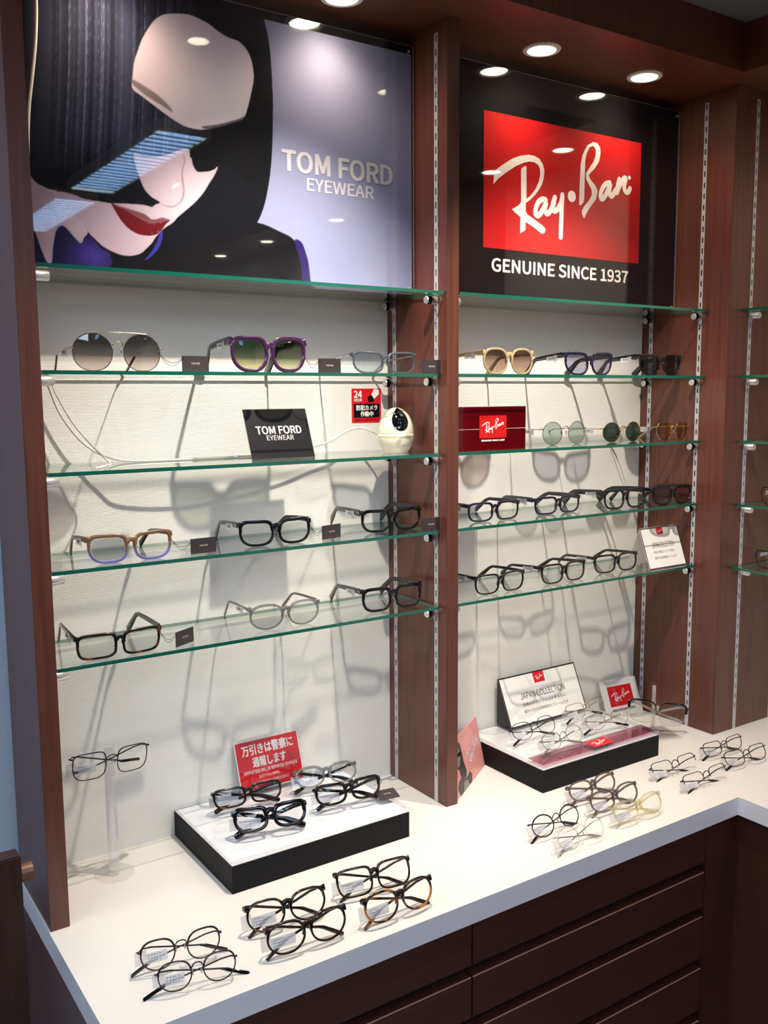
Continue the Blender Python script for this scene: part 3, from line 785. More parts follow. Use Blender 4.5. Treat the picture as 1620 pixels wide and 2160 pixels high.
mb = MB(); mb.cbox((X2, -DR - 0.79, 0), (WX, -DR - 0.76, SOFF), 0.0006)
o = mb.build('upright_divider', M['wood']); tag(o, 'dark wood upright divider of the right wing, outside the photo', 'cabinet panel')

# ------------------------------------------------------------------ posters
PY = -0.100
def poster_base(name, label, x0, x1, z0, z1):
    t = thing(name, label, 'poster', (x0, PY, z0), 0, 'advertising posters above the shelves')
    w, h = x1 - x0, z1 - z0
    mb = MB(); mb.cbox((0, 0.004, 0), (w, 0.016, h), 0.0005); mb.build('backing_board', M['printblack'], t)
    mb = MB(); mb.box((0, -0.0005, 0), (w, 0.0025, h), mats=[1, 1, 0, 1, 0, 1]); mb.build('acrylic_cover', (M['acrylic'], M['acryledge']), t)
    for x, z in ((0.012, h - 0.012), (w - 0.012, h - 0.012), (0.012, 0.012), (w - 0.012, 0.012)):
        mb = MB(); mb.cyl((x, -0.0005, z), (x, -0.003, z), 0.0026, 14); mb.build('screw', M['chrome'], t, True)
    return t, w, h
PX0, PX1, PZ0, PZ1 = 0.004, 0.7465, 1.0245, 1.4905
t, w, h = poster_base('portrait_poster', 'large poster of a person with black bob and dark glasses bowing the head', PX0, PX1, PZ0, PZ1)
Wp, Hp = 0.7395, 0.4715                          # printed area; a black band stays above and right

def raster(polys, gx, gz, ss=2):
    """coverage masks of polygons on a grid of cell points, supersampled"""
    out = {}
    nx, nz = len(gx), len(gz)
    dx, dz = gx[1] - gx[0], gz[1] - gz[0]
    for k, P in polys.items():
        P = np.array(P); acc = np.zeros((nz, nx), np.float32)
        for a in range(ss):
            for b in range(ss):
                X = gx + dx * ((a + .5) / ss - .5); Z = gz + dz * ((b + .5) / ss - .5)
                ins = np.zeros((nz, nx), bool)
                for i in range(len(P)):
                    (xa, za), (xb, zb) = P[i], P[(i + 1) % len(P)]
                    if za == zb: continue
                    rows = (za > Z) != (zb > Z)
                    if not rows.any(): continue
                    xc = xa + (Z[rows] - za) * (xb - xa) / (zb - za)
                    ins[rows] ^= X[None, :] < xc[:, None]
                acc += ins
        out[k] = acc / (ss * ss)
    return out
def smooth_poly(P, n=5):
    P = [np.array(p) for p in P]; out = []
    N = len(P)
    for i in range(N):
        p0, p1, p2, p3 = P[i - 1], P[i], P[(i + 1) % N], P[(i + 2) % N]
        c1 = np.dot(p1 - p0, p2 - p1) / (np.linalg.norm(p1 - p0) * np.linalg.norm(p2 - p1) + 1e-12)
        for k in range(n):
            u = k / n
            q = 0.5 * ((2 * p1) + (p2 - p0) * u + (2 * p0 - 5 * p1 + 4 * p2 - p3) * u * u + (3 * p1 - p0 - 3 * p2 + p3) * u ** 3)
            out.append(q)
    return out
NX, NZ = 620, 390
gx = np.linspace(PX0 + 0.001, PX0 + Wp, NX); gz = np.linspace(PZ0 + 0.0005, PZ0 - 0.0 + Hp - 0.020, NZ)
mask = raster({k: smooth_poly(v) for k, v in ART.items()}, gx, gz)
lin = lambda c: np.array(srgb(*c)[:3], np.float32)
GX, GZ = np.meshgrid(gx, gz)
rng = np.random.RandomState(3)
u = (GX - PX0) / Wp; v = (GZ - PZ0) / Hp
img = lin((150, 156, 192)) * (1 - v[..., None]) + lin((148, 150, 178)) * v[..., None]
img = img * (1.0 - 0.10 * np.abs(u[..., None] - 0.72))
def lay(m, c, f=1.0):
    global img
    c = np.asarray(c, np.float32)
    a = (m * f)[..., None]
    img = img * (1 - a) + (c if c.ndim == 3 else c[None, None]) * a
def blur(m, n):
    for _ in range(n):
        m = (np.roll(m, 1, 0) + np.roll(m, -1, 0) + np.roll(m, 1, 1) + np.roll(m, -1, 1) + 4 * m) / 8
    return m
lay(mask['suit'], lin((17, 17, 22)))
lay(mask['stripe'], lin((44, 30, 96)))
# hair: dark blue-black with fine curved strands
hair = np.ones_like(img) * lin((16, 17, 26))
bend = GX + 0.16 * (GZ - 1.25) ** 2 * np.sign(GZ - 1.25) - 0.10 * (GZ - 1.02)
prof1 = rng.rand(900); prof2 = rng.rand(260)
i1 = np.clip(((bend + 0.3) / 1.3 * 900).astype(int), 0, 899); i2 = np.clip(((bend + 0.3) / 1.3 * 260).astype(int), 0, 259)
strand = prof1[i1] ** 6 * (0.35 + 0.65 * prof2[i2])
brk = np.sin(GZ * 260 + prof1[i1] * 40) * 0.5 + 0.5
zone = np.clip(1 - ((GX - 0.175) / 0.15) ** 2, 0, 1) * np.clip((GZ - 1.17) / 0.08, 0, 1) * np.clip((1.50 - GZ) / 0.05, 0, 1)
zone2 = np.clip(1 - ((GX - 0.50) / 0.03) ** 2, 0, 1) * np.clip((1.42 - GZ) / 0.08, 0, 1) * 0.30
hair = hair + (zone * (0.16 * strand * (0.4 + 0.6 * brk) + 0.045 * prof2[i2] ** 1.5))[..., None] * np.array([0.50, 0.55, 1.0]) * 2.0
hair = hair + (zone * 0.022)[..., None] * np.array([0.6, 0.65, 1.0])
hair = hair + (zone2 * strand * 0.25)[..., None] * np.array([0.6, 0.65, 1.0])
mask['hair'] = np.maximum(mask['hair'], ((GX < 0.30) & (GZ > 1.40)).astype(np.float32))
lay(mask['hair'], hair)
lay(mask['collar'], lin((30, 28, 62)))
sp = rng.rand(NZ, NX)
lay(mask['collar'] * np.exp(-(((GX - 0.115) / 0.03) ** 2 + ((GZ - 1.055) / 0.022) ** 2)) * (0.4 + 0.6 * sp), lin((84, 66, 170)), 0.9)
skin = lin((222, 200, 206))
def skinf(hi, lo, cx, cz, rx, rz):
    g = np.exp(-(((GX - cx) / rx) ** 2 + ((GZ - cz) / rz) ** 2))[..., None]
    return lin(lo) * (1 - g) + lin(hi) * g
fh = skinf((255, 247, 252), (240, 220, 230), 0.36, 1.33, 0.085, 0.10)
edge = blur(mask['forehead'], 26)
lay(mask['forehead'], fh * (0.86 + 0.14 * np.clip(edge * 1.35 - 0.3, 0, 1))[..., None])
ck = skinf((236, 216, 226), (196, 172, 188), 0.30, 1.13, 0.10, 0.09)
edge = blur(mask['cheek'], 18)
lay(mask['cheek'], ck * (0.82 + 0.18 * np.clip(edge * 1.3 - 0.25, 0, 1))[..., None])
lay(mask['neck'], skinf((214, 194, 206), (176, 152, 166), 0.13, 1.13, 0.08, 0.07))
lay(blur(mask['brow'], 3), lin((92, 74, 82)), 0.75)
lay(blur(mask['brow2'], 2), lin((40, 32, 40)), 0.85)
lay(blur(mask['noseline'], 2), lin((128, 102, 116)), 0.85)
lay(blur(mask['nosehi'], 1), lin((252, 244, 246)))
lay(mask['rlens'], lin((13, 13, 18)))
lay(mask['lip'], skinf((150, 44, 48), (112, 24, 32), 0.29, 1.085, 0.04, 0.03))
lay(blur(mask['upperlip'], 1), lin((110, 20, 30)), 0.85)
lay(mask['lip'] * (sp > 0.985) * np.exp(-(((GX - 0.235) / 0.03) ** 2 + ((GZ - 1.105) / 0.02) ** 2)), lin((244, 214, 214)), 0.9)
lay(mask['bluearc'], lin((62, 52, 158)))
img = np.clip(img, 0, 1)
me = bpy.data.meshes.new('print')
vx = np.stack([GX - PX0, np.full_like(GX, 0.0035), GZ - PZ0], -1).reshape(-1, 3)
ii = np.arange(NX * NZ).reshape(NZ, NX)
fc = np.stack([ii[:-1, :-1], ii[:-1, 1:], ii[1:, 1:], ii[1:, :-1]], -1).reshape(-1, 4)
me.vertices.add(len(vx)); me.vertices.foreach_set('co', vx.ravel().astype(np.float32))
me.loops.add(len(fc) * 4); me.loops.foreach_set('vertex_index', fc.ravel().astype(np.int32))
me.polygons.add(len(fc)); me.polygons.foreach_set('loop_start', (np.arange(len(fc)) * 4).astype(np.int32))
me.update(calc_edges=True)
ca = me.color_attributes.new('ink', 'FLOAT_COLOR', 'POINT')
ca.data.foreach_set('color', np.concatenate([img, np.ones((NZ, NX, 1))], -1).reshape(-1).astype(np.float32))
pm, nt, b = new_mat('portrait_print')
at = nt.nodes.new('ShaderNodeAttribute'); at.attribute_name = 'ink'
nt.links.new(at.outputs['Color'], b.inputs['Base Color']); b.inputs['Roughness'].default_value = 0.7; b.inputs['Specular IOR Level'].default_value = 0.08
me.materials.append(pm)
o = bpy.data.objects.new('print', me); COL.objects.link(o); o.parent = t
F = frame((0, 0.0034, 0), (1, 0, 0), (0, 0, 1))
mb = MB()
text_mesh(mb, 'TOM FORD', 0.236, 0.0355, F @ Matrix.Translation((0.579 - PX0, 1.2462 - PZ0, 0)), 0, 0.013)
text_mesh(mb, 'EYEWEAR', 0.1440, 0.0215, F @ Matrix.Translation((0.5825 - PX0, 1.2095 - PZ0, 0)), 0, 0.008)
mb.build('lettering', M['paleink'], t)

t, w, h = poster_base('logo_poster', 'large black poster with red rectangle, white script logo and small slogan', X1 + 0.004, X2 - 0.003, PZ0, PZ1 + 0.002)
ox, oz = X1 + 0.004, PZ0
mb = MB(); mb.box((0.9251 - ox, 0.0030, 1.1315 - oz), (1.3989 - ox, 0.0038, 1.4035 - oz)); mb.build('red_panel', M['red'], t)
mb = MB(); logo_mesh(mb, 0.4738, frame((1.1620 - ox, 0.0029, 1.2675 - oz), (1, 0, 0), (0, 0, 1))); mb.build('script_logo', M['whiteink'], t)
mb = MB(); text_mesh(mb, 'GENUINE SINCE 1937', 0.414, 0.0265, frame((1.1565 - ox, 0.0036, 1.0982 - oz), (1, 0, 0), (0, 0, 1)), 0, 0.012)
mb.build('lettering', M['whiteink'], t)
# ------------------------------------------------------------------ eyeglasses
def lens_outline(kind, n=60):
    """unit outline of the viewer's right lens: x grows to the outer side, z up, both -1..1"""
    et, eb, taper, sweep = dict(round=(2.0, 2.0, 0, 0), biground=(2.0, 2.15, 0, 0), panto=(2.7, 2.15, .06, .02), square=(4.6, 3.3, .12, .02),
                                rect=(5.2, 4.0, .06, .03), way=(4.6, 2.7, .15, .07), soft=(4.4, 2.8, .09, .045), aviator=(3.0, 2.2, .13, .05), flat=(4.6, 3.4, .08, .03), rsq=(3.6, 2.35, .07, .04))[kind]
    out = []
    for i in range(n):
        th = 2 * math.pi * i / n
        c, s = math.cos(th), math.sin(th)
        e = et if s > 0 else eb
        q_ = (abs(c) ** e + abs(s) ** e) ** (-1 / e); x, z = c * q_, s * q_
        x = x * (1 - taper * max(0.0, -z)) + sweep * z
        z += 0.07 * max(0, x) * max(0, z) if kind in ('way', 'soft') else 0
        if kind == 'aviator': z -= 0.1 * max(0, -x) * max(0, -z)
        out.append((x, z))
    return out

def capsule(th, h, r=0.35):
    """octagon profile th thick (side), h tall (up)"""
    a, b, c = th / 2, h / 2, min(th, h) * r
    return [(a, -b + c), (a, b - c), (a - c, b), (-a + c, b), (-a, b - c), (-a, -b + c), (-a + c, -b), (a - c, -b)]

def glasses(name, label, cat, group, pose, kind, fmat, tmat, lmat, rim=0.004, top=1.25, metal=False, fold=False, rimless=False,
            temple=0.005, bar=False, browline=False, label_on=True, hint=0.80, clubmat=None, pads=None, lw=None, cxf=None, templen=1.0, sub=True, lift=0.0, tipmat=None, tmark=False):
    x, y, yaw, lean, Wd, H, z, roll = pose
    root = thing(name, label, cat, (x, y, z), 0, group)
    Rm = Matrix.Rotation(yaw, 4, 'Z') @ Matrix.Rotation(-lean, 4, 'X') @ Matrix.Rotation(-roll, 4, 'Y')
    root.rotation_euler = Rm.to_euler()
    # lean tips the top backwards (+y)
    pads = metal if pads is None else pads
    if not metal and not browline and rim < 0.0042: rim *= 1.22
    wire = metal or kind == 'biground'
    cx = Wd * (cxf or (0.272 if wire else 0.256)); a = Wd * (lw or (0.205 if wire else 0.226)); b = H / 2
    ol = lens_outline(kind)
    d = 0.0040 if not metal else 0.0018
    wrap = lambda px: 0.9 * px * px            # the front curves back slightly
    ring_in, ring_out, tpl = {}, {}, {}
    fr = MB()
    for sgn in (-1, 1):
        vs, fs = [], []
        n = len(ol)
        inner, outer = [], []
        for (ux, uz) in ol:
            r_ = rim * (top if uz > 0.2 else 1.0)
            outer.append((ux * a, b + uz * b))
            k = max(0.1, 1 - r_ / a); kz = max(0.1, 1 - r_ / b)
            inner.append((ux * a * k, b + uz * b * kz))
        ring_in[sgn] = [(sgn * (cx + p[0]), p[1]) for p in inner]
        ring_out[sgn] = [(sgn * (cx + p[0]), p[1]) for p in outer]
        P = ring_out[sgn]; Q = ring_in[sgn]
        prof = []
        for i in range(n):
            (xo, zo), (xi, zi) = P[i], Q[i]
            mx_, mz_ = (xo + xi) / 2, (zo + zi) / 2
            o_, i_ = 0.78, 0.22
            yy = wrap(mx_)
            pts = [(xo, yy, zo, 0.25), (xo, yy, zo, 0.75)]
            def L(t_, dy): return (xi + (xo - xi) * t_, yy + dy, zi + (zo - zi) * t_)
            prof.append([L(1, d * .28), L(.75, 0), L(.2, 0), L(0, d * .3), L(0, d * .7), L(.2, d), L(.75, d), L(1, d * .72)])
        vs = [p for pr in prof for p in pr]
        for i in range(n):
            if rimless and P[i][1] < b * 0.92: continue
            for j in range(8):
                fs.append((i * 8 + j, ((i + 1) % n) * 8 + j, ((i + 1) % n) * 8 + (j + 1) % 8, i * 8 + (j + 1) % 8))
        fr.add(vs, fs, 0)
        tpl[sgn] = (inner, outer)
    gap_o = cx - a                              # inner lens edge
    zb = 0.72 * H if not metal else 0.70 * H
    if metal:
        hh = 0.0016
        pth = [(-gap_o - 0.0005, 0.001, zb - 0.002), (-gap_o * 0.75, -0.0008, zb + 0.0026), (-gap_o * 0.3, -0.0016, zb + 0.0046), (gap_o * 0.3, -0.0016, zb + 0.0046), (gap_o * 0.75, -0.0008, zb + 0.0026), (gap_o + 0.0005, 0.001, zb - 0.002)]
        fr.tube(pth, 0.0010, 8)
    else:
        bh = max(0.0058, rim * 1.45, H * 0.15)
        pth = [(-gap_o - rim * .6, 0.002, zb - 0.0005), (-gap_o * 0.6, 0.0012, zb + 0.0022), (0, 0.001, zb + 0.0032), (gap_o * 0.6, 0.0012, zb + 0.0022), (gap_o + rim * .6, 0.002, zb - 0.0005)]
        fr.sweep(pth, capsule(0.0036, bh), scale=[(1, 1.5), (1, 1.05), (1, 1), (1, 1.05), (1, 1.5)])
        for sgn in (-1, 1):                     # moulded nose rests
            fr.sweep([(sgn * (gap_o + 0.0006), 0.0035, zb - 0.003), (sgn * (gap_o + 0.0012), 0.0062, zb - 0.009), (sgn * (gap_o + 0.003), 0.0050, zb - 0.015)], capsule(0.0028, 0.004), up=(0, 1, 0))
    if bar:
        fr.tube([(-cx - a * 0.25, 0.001, H * 0.985), (-cx * 0.5, -0.0005, H + 0.0008), (cx * 0.5, -0.0005, H + 0.0008), (cx + a * 0.25, 0.001, H * 0.985)], 0.0010, 8)
    hz = H * hint
    xe = Wd / 2
    xo = cx + a
    for sgn in (-1, 1):
        if metal:
            fr.tube([(sgn * (xo - 0.0012), wrap(xo) * 1.0 + 0.001, hz), (sgn * (xo + 0.0025), wrap(xo) - 0.0003, hz + 0.0008), (sgn * (xe - 0.001), wrap(xo) + 0.001, hz + 0.0005), (sgn * xe, wrap(xe) + 0.006, hz)], 0.0014, 8)
        else:
            eh = max(0.0075, H * 0.2, temple * 0.9)
            fr.sweep([(sgn * (xo - 0.0045), wrap(xo) + 0.002, hz - 0.0006), (sgn * (xo + 0.001), wrap(xo) + 0.0018, hz + 0.0004), (sgn * (xe - 0.0025), wrap(xo) + 0.003, hz), (sgn * (xe - 0.0012), wrap(xe) + 0.0075, hz)], capsule(0.0042, eh), scale=[(1, .9), (1, 1.1), (1, 1.0), (.8, .8)])
    fr.build('front_frame', fmat, root, True, angle=50)
    if browline:
        bm_ = MB()
        for sgn in (-1, 1):
            P = ring_out[sgn]; idx = [i for i in range(len(P)) if P[i][1] > b * 1.12]
            idx.sort(key=lambda i: P[i][0] * sgn)
            pth = [(P[i][0], wrap(P[i][0]) + 0.0014, P[i][1] - 0.0005) for i in idx]
            pth.append((sgn * xe, wrap(xe) + 0.002, hz + 0.002))
            bm_.sweep(pth, capsule(0.0055, 0.0060), scale=[(1, .45 + .75 * (i / len(pth))) for i in range(len(pth))])
        bm_.build('brow_bar', clubmat, root, True, angle=50)
    for sgn in (-1, 1):                          # lenses: thin curved discs
        lm = MB(); Q = ring_in[sgn] if not rimless else [(p[0], p[1]) for p in ring_out[sgn]]
        c = Vector((sgn * cx, 0, b)); n = len(Q); vs = [(c.x, wrap(c.x) + d / 2 - 0.0018, c.z)]
        k2 = 1.0 + 0.0004
        for q, f_ in ((0.5, 0.75), (1.0, 0.0)):
            for (px, pz) in Q:
                X = c.x + (px - c.x) * q * k2; Z = c.z + (pz - c.z) * q * k2
                vs.append((X, wrap(X) + d / 2 - 0.0018 * f_, Z))
        fs = [(0, 1 + i, 1 + (i + 1) % n) for i in range(n)] + [(1 + i, 1 + n + i, 1 + n + (i + 1) % n, 1 + (i + 1) % n) for i in range(n)]
        lm.add(vs, fs); lm.build('lens', lmat, root, True)
    if pads:
        for sgn in (-1, 1):
            pm_ = MB()
            px = gap_o - 0.0015
            pm_.tube([(sgn * (gap_o + 0.0008), 0.002, zb - 0.007), (sgn * (gap_o + 0.0005), 0.0052, zb - 0.006), (sgn * px, 0.0058, zb - 0.009)], 0.0005, 6, mi=0)
            pm_.ball((sgn * px, 0.0062, zb - 0.0095), 0.0042, 10, 1, sc=(0.35, 0.45, 1.0))
            pm_.build('nose_pad', (fmat if metal else M['silver'], M['pad']), root, True)
    if tmark:
        for sgn in (-1, 1):
            mk = MB(); X = sgn * (xe + 0.0004); Y = wrap(xe) + 0.004
            mk.box((X - 0.0007, Y, hz - 0.0028), (X + 0.0007, Y + 0.0011, hz + 0.0028)); mk.box((X - 0.0007, Y + 0.0011, hz - 0.0005), (X + 0.0007, Y + 0.010, hz + 0.0005))
            mk.build('hinge_mark', M['silver'], root)
    # temples
    th_ = 0.0028 if not metal else 0.0015
    tipm = tipmat or tmat
    for sgn in (-1, 1):
        tm = MB(); hx, hy = sgn * (xe - 0.0014), wrap(xe) + 0.0075
        if not fold:
            Lg = 0.098 * templen
            dz = hz - (0.004 * math.cos(lean)) - 0.0
            # world-level drop so that the tips touch the shelf behind
            ty = Lg + 0.036
            tz = (0.0015 - 0.0 + ty * math.sin(lean)) / max(.5, math.cos(lean)) + temple * 0.3
            pth = [(hx, hy, hz), (hx * 0.995, hy + 0.02, hz), (hx * 0.975, hy + Lg * .6, hz - 0.001), (hx * 0.95, hy + Lg * .93, hz - 0.0025), (hx * 0.93, hy + Lg * 1.04, hz - 0.007), (hx * 0.90, hy + Lg + 0.018, hz - (hz - tz) * .55), (hx * 0.87, hy + ty - 0.002, tz + 0.002), (hx * 0.868, hy + ty, tz)]
        else:
            oy = 0.0065 if sgn > 0 else 0.0105
            Lg = 0.095 * templen
            tz = 0.002 + lift
            q = lambda s_: sgn * (xe - 0.002) - sgn * s_
            zl = lambda f_: hz + (hz * 0.42 - hz) * f_
            pth = [(hx, hy - 0.003, hz), (q(0.006), hy + oy * .6, hz), (q(0.02), hy + oy, zl(.12)), (q(Lg * .7), hy + oy, zl(.72)), (q(Lg * .96), hy + oy, zl(1.0)), (q(Lg * 1.05), hy + oy, zl(1.0) - 0.003), (q(Lg + 0.021), hy + oy - .001, tz + (zl(1.0) - tz) * .42), (q(Lg + 0.034), hy + oy - .003, tz + 0.002), (q(Lg + 0.036), hy + oy - .003, tz + 0.001)]
        if metal:
            hgt = [1.6, 1.4, 1.2, 1.1, 2.6, 4.0, 4.6, 4.4, 2.6][:len(pth)]
            sc = [(1.0 if k < 1.3 else (1.5 if k > 2 else 1.1), k / 1.6) for k in hgt]
            base_h = 0.0016
            tm.sweep(pth[:5], capsule(th_, base_h * 1.2), scale=[(1, 1.2)] * 5)
            tm.sweep(pth[4:], capsule(0.0024, 0.0046), scale=[(.6, .6)] + [(1, 1)] * (len(pth) - 6) + [(1, .7)])
        else:
            sc = [(1, 1.2), (1, 1.1), (1, 1.0), (1, .9), (1, 1.0), (1.1, 1.3), (1.2, 1.55), (1.1, 1.4), (.7, .9)][:len(pth)]
            tm.sweep(pth, capsule(th_, temple), scale=sc)
        o = tm.build('temple', tmat, root, True, angle=50)
        if tipmat and metal:
            tp = MB(); tp.sweep([Vector(p) for p in pth[-4:]], capsule(0.0030, 0.0052)); tp.build('temple_tip', tipmat, root, True)
    if label_on:
        lb = MB()
        if fold:
            hy = wrap(xe) + 0.0105
            z0, z1 = H * 0.16, H * 0.50
            xa, xb = -cx - a * 1.12, -cx + a * 0.62
            lb.box((xa + 0.014, hy, z0), (xb, hy + 0.0003, z1), 0)
            lb.box((xa - 0.003, hy - 0.001, z0 + 0.001), (xa + 0.0139, hy - 0.0005, z1 + 0.006), 1)
            for k in range(3):
                zz = z0 + (z1 - z0) * (0.2 + 0.27 * k)
                for j in range(5 + k % 2):
                    xx = xa + 0.0165 + j * 0.0040
                    if xx + 0.003 < xb: lb.box((xx, hy - 0.0002, zz), (xx + 0.0016 + 0.0012 * ((j * 7 + k * 3) % 3) / 2, hy, zz + 0.0012), 2)
        else:
            sgn = -1; hx = -(xe + 0.0002)
            y0, y1 = 0.030, 0.062
            zc = hz - 0.004
            lb.box((hx, y0, zc - 0.0065), (hx + 0.0003, y1, zc + 0.0035), 0)
            lb.box((hx - 0.0006, y0 - 0.003, zc - 0.009), (hx - 0.0003, y0 + 0.010, zc + 0.006), 1)
            for j in range(8):
                lb.box((hx - 0.0002, y0 + 0.008 + j * 0.0022, zc - 0.003), (hx, y0 + 0.0092 + j * 0.0022, zc + 0.0012), 2)
        lb.build('price_label', (M['label'], M['film'], M['greyink']), root)
    return root, (xe, hz)

def hang_tag(root, wx, wy, wz, yaw, tilt=0.0, flat=False, roll=0.0, w=0.047, h=0.026, hole=None, cordend=(0.068, 0.006, 0.03)):
    """charcoal card tag on a loop of cord; placed by room coordinates, child of its glasses"""
    bpy.context.view_layer.update()
    T = Matrix.Translation((wx, wy, wz + CT)) @ Matrix.Rotation(yaw, 4, 'Z') @ Matrix.Rotation(-tilt, 4, 'X') @ Matrix.Rotation(roll, 4, 'Y')
    inv = root.matrix_world.inverted()
    mb = MB(); mb.cbox((-w / 2, 0, 0), (w / 2, 0.0012, h), 0.0003); o = mb.build('hang_tag', M['tag'], root)
    o.matrix_local = inv @ T
    lt = MB(); text_mesh(lt, 'TOM FORD', 0.0150, 0.0028, frame((0, -0.0002, h * 0.52), (1, 0, 0), (0, 0, 1)), 0, 0.02, 0.0001)
    lt.build('lettering', M['tagink'], o)
    A = inv @ (T @ Vector((-w / 2 + 0.003, -0.0005, h - 0.003)))
    Bp = Vector(cordend)
    cd = MB()
    for k, sg in ((0, 0.012), (1, 0.017)):
        pts = []
        for i in range(11):
            u_ = i / 10
            p = Bp.lerp(A, u_)
            p.z -= sg * math.sin(math.pi * u_) * (1 if not flat else .3)
            p.z = max(p.z, 0.001)
            p.y -= 0.002 * math.sin(6 * u_ + k)
            pts.append(p)
        cd.tube(pts, 0.0004, 6)
    cd.ball(Bp, 0.0018, 8); cd.build('cord', M['cord'], root, True)
    mh = MB(); mh.cyl((-w / 2 + 0.003, -0.0003, h - 0.003), (-w / 2 + 0.003, 0.0, h - 0.003), 0.0009, 10); mh.build('eyelet', M['silver'], o)
G = {}
POSES['G14'] = (1.335, -0.120, 0.0, 0.01, 0.134, 0.047, 0.7158, 0.0)
POSES['G15'] = (1.4665, -0.160, 0.0, 0.01, 0.119, 0.045, 0.7158, 0.0)
POSES['G18'] = (1.303, -0.163, -0.02, 0.02, 0.137, 0.046, 0.5648, 0.0)
POSES['G19'] = (1.4485, -0.180, -0.02, 0.02, 0.140, 0.046, 0.5648, 0.0)
def g(key, name, label, group, kind, fmat, tmat, lmat, **kw):
    p = list(POSES[key])
    if kw.get('fold') and key not in ('G47', 'G48'):
        p[6] += 0.0045; p[1] -= 0.0055          # folded pairs stand on their temple tips
    for a in ('lean', 'yaw'):
        if a in kw: p[{'yaw': 2, 'lean': 3}[a]] = kw.pop(a)
    if 'x' in kw: p[0] = kw.pop('x')
    if 'y' in kw: p[1] = kw.pop('y')
    if 'z' in kw: p[6] = kw.pop('z')
    if 'Hs' in kw: p[5] *= kw.pop('Hs')
    elif kw.get('fold') and not kw.get('metal'): p[5] *= 1.12
    cat = 'sunglasses' if name == 'sunglasses' else 'glasses'
    G[key] = glasses(name, label, cat, group, p, kind, fmat, tmat, lmat, **kw)
    return G[key][0]
m_ = M
gA = 'eyewear on the left bay shelves'; gB = 'eyewear on the right bay shelves'
# second shelf, left bay
r = g('G1', 'sunglasses', 'oversized round gold sunglasses with double bridge and grey fading lenses', gA, 'biground', m_['palegold'], m_['palegold'], m_['lgrey'], metal=True, rim=0.0013, bar=True, lw=0.218, cxf=0.276, hint=0.60, tipmat=m_['darkhavana'])
hang_tag(r, 0.258, -0.160, 0.869, 0.0)
r = g('G2', 'sunglasses', 'chunky purple sunglasses with green fading lenses and wide black temples', gA, 'rsq', m_['purple'], m_['black'], m_['lgreen'], rim=0.0062, top=1.1, lw=0.236, temple=0.0125, hint=0.86, tmark=True)
hang_tag(r, 0.515, -0.160, 0.869, 0.0)
r = g('G3', 'sunglasses', 'slate blue-grey sunglasses with pale blue lenses beside the centre divider', gA, 'soft', m_['slate'], m_['silver'], m_['lblue'], rim=0.0028, metal=False, temple=0.0032, hint=0.86, pads=True)
hang_tag(r, 0.726, -0.1845, 0.869, 0.0, w=0.044)
# fourth shelf, left bay
r = g('G4', 'eyeglasses', 'light brown glasses fading to lilac at the lower rims', gA, 'soft', m_['fade'], m_['darkhavana'], m_['lens'], rim=0.0036, temple=0.008, hint=0.86)
hang_tag(r, 0.262, -0.160, 0.5650, 0.04)
r = g('G5', 'eyeglasses', 'thick black glasses in the middle of the fourth left shelf', gA, 'soft', m_['black'], m_['black'], m_['lens'], rim=0.0046, temple=0.0085, hint=0.86, pads=True, tmark=True)
hang_tag(r, 0.520, -0.150, 0.5650, 0.22)
r = g('G6', 'eyeglasses', 'black glasses with tag beside the centre divider, fourth left shelf', gA, 'soft', m_['black'], m_['black'], m_['lensc'], rim=0.0040, temple=0.0105, hint=0.88, pads=True, tmark=True)
hang_tag(r, 0.726, -0.183, 0.5650, 0.0, w=0.044)
# lowest shelf, left bay
r = g('G7', 'eyeglasses', 'narrow rectangular dark tortoiseshell glasses on the lowest left shelf', gA, 'rect', m_['darkhavana'], m_['black'], m_['lens'], rim=0.0030, temple=0.009, hint=0.86, tmark=True)
hang_tag(r, 0.222, -0.163, 0.4130, 0.52)
g('G8', 'eyeglasses', 'clear grey rounded glasses in the middle of the lowest left shelf', gA, 'panto', m_['greyclear'], m_['taupe'], m_['lens'], rim=0.0030, temple=0.0048, hint=0.84)
g('G9', 'eyeglasses', 'thick black square glasses without tag at the right end of the lowest left shelf', gA, 'square', m_['black'], m_['black'], m_['lensc'], rim=0.0050, temple=0.0095, hint=0.88, tmark=True)
# right bay
g('G10', 'sunglasses', 'beige round sunglasses with brown lenses', gB, 'panto', m_['beige'], m_['beige'], m_['lbrown'], rim=0.0042, temple=0.0075, hint=0.82)
g('G11', 'sunglasses', 'black trapezoid-eyed sunglasses with violet-grey lenses, between beige and all-black pairs', gB, 'way', m_['navy'], m_['black'], m_['lviolet'], rim=0.0044, top=1.35, temple=0.0105, hint=0.88, Hs=0.92)
g('G12', 'sunglasses', 'all-black sunglasses with black lenses at the right end of their shelf', gB, 'way', m_['black'], m_['black'], m_['lblack'], rim=0.0044, top=1.35, temple=0.0105, hint=0.88, Hs=0.88)
g('G13', 'sunglasses', 'round silver wire sunglasses with pale sage lenses beside the red acrylic display', gB, 'round', m_['silver'], m_['silver'], m_['lsage'], metal=True, rim=0.0012, hint=0.68, tipmat=m_['beige'])
g('G14', 'sunglasses', 'round gold wire sunglasses with dark bottle-green lenses', gB, 'round', m_['gold'], m_['gold'], m_['ldark'], metal=True, rim=0.0012, hint=0.68)
g('G15', 'sunglasses', 'gold wire sunglasses with amber lenses near the corner pillar', gB, 'aviator', m_['gold'], m_['gold'], m_['lamber'], metal=True, rim=0.0012, hint=0.74, tipmat=m_['beige'])
g('G16', 'eyeglasses', 'dark navy rectangular glasses nearest the centre divider, fourth right shelf', gB, 'flat', m_['navy'], m_['navy'], m_['lensc'], rim=0.0030, temple=0.0075, hint=0.84, pads=True)
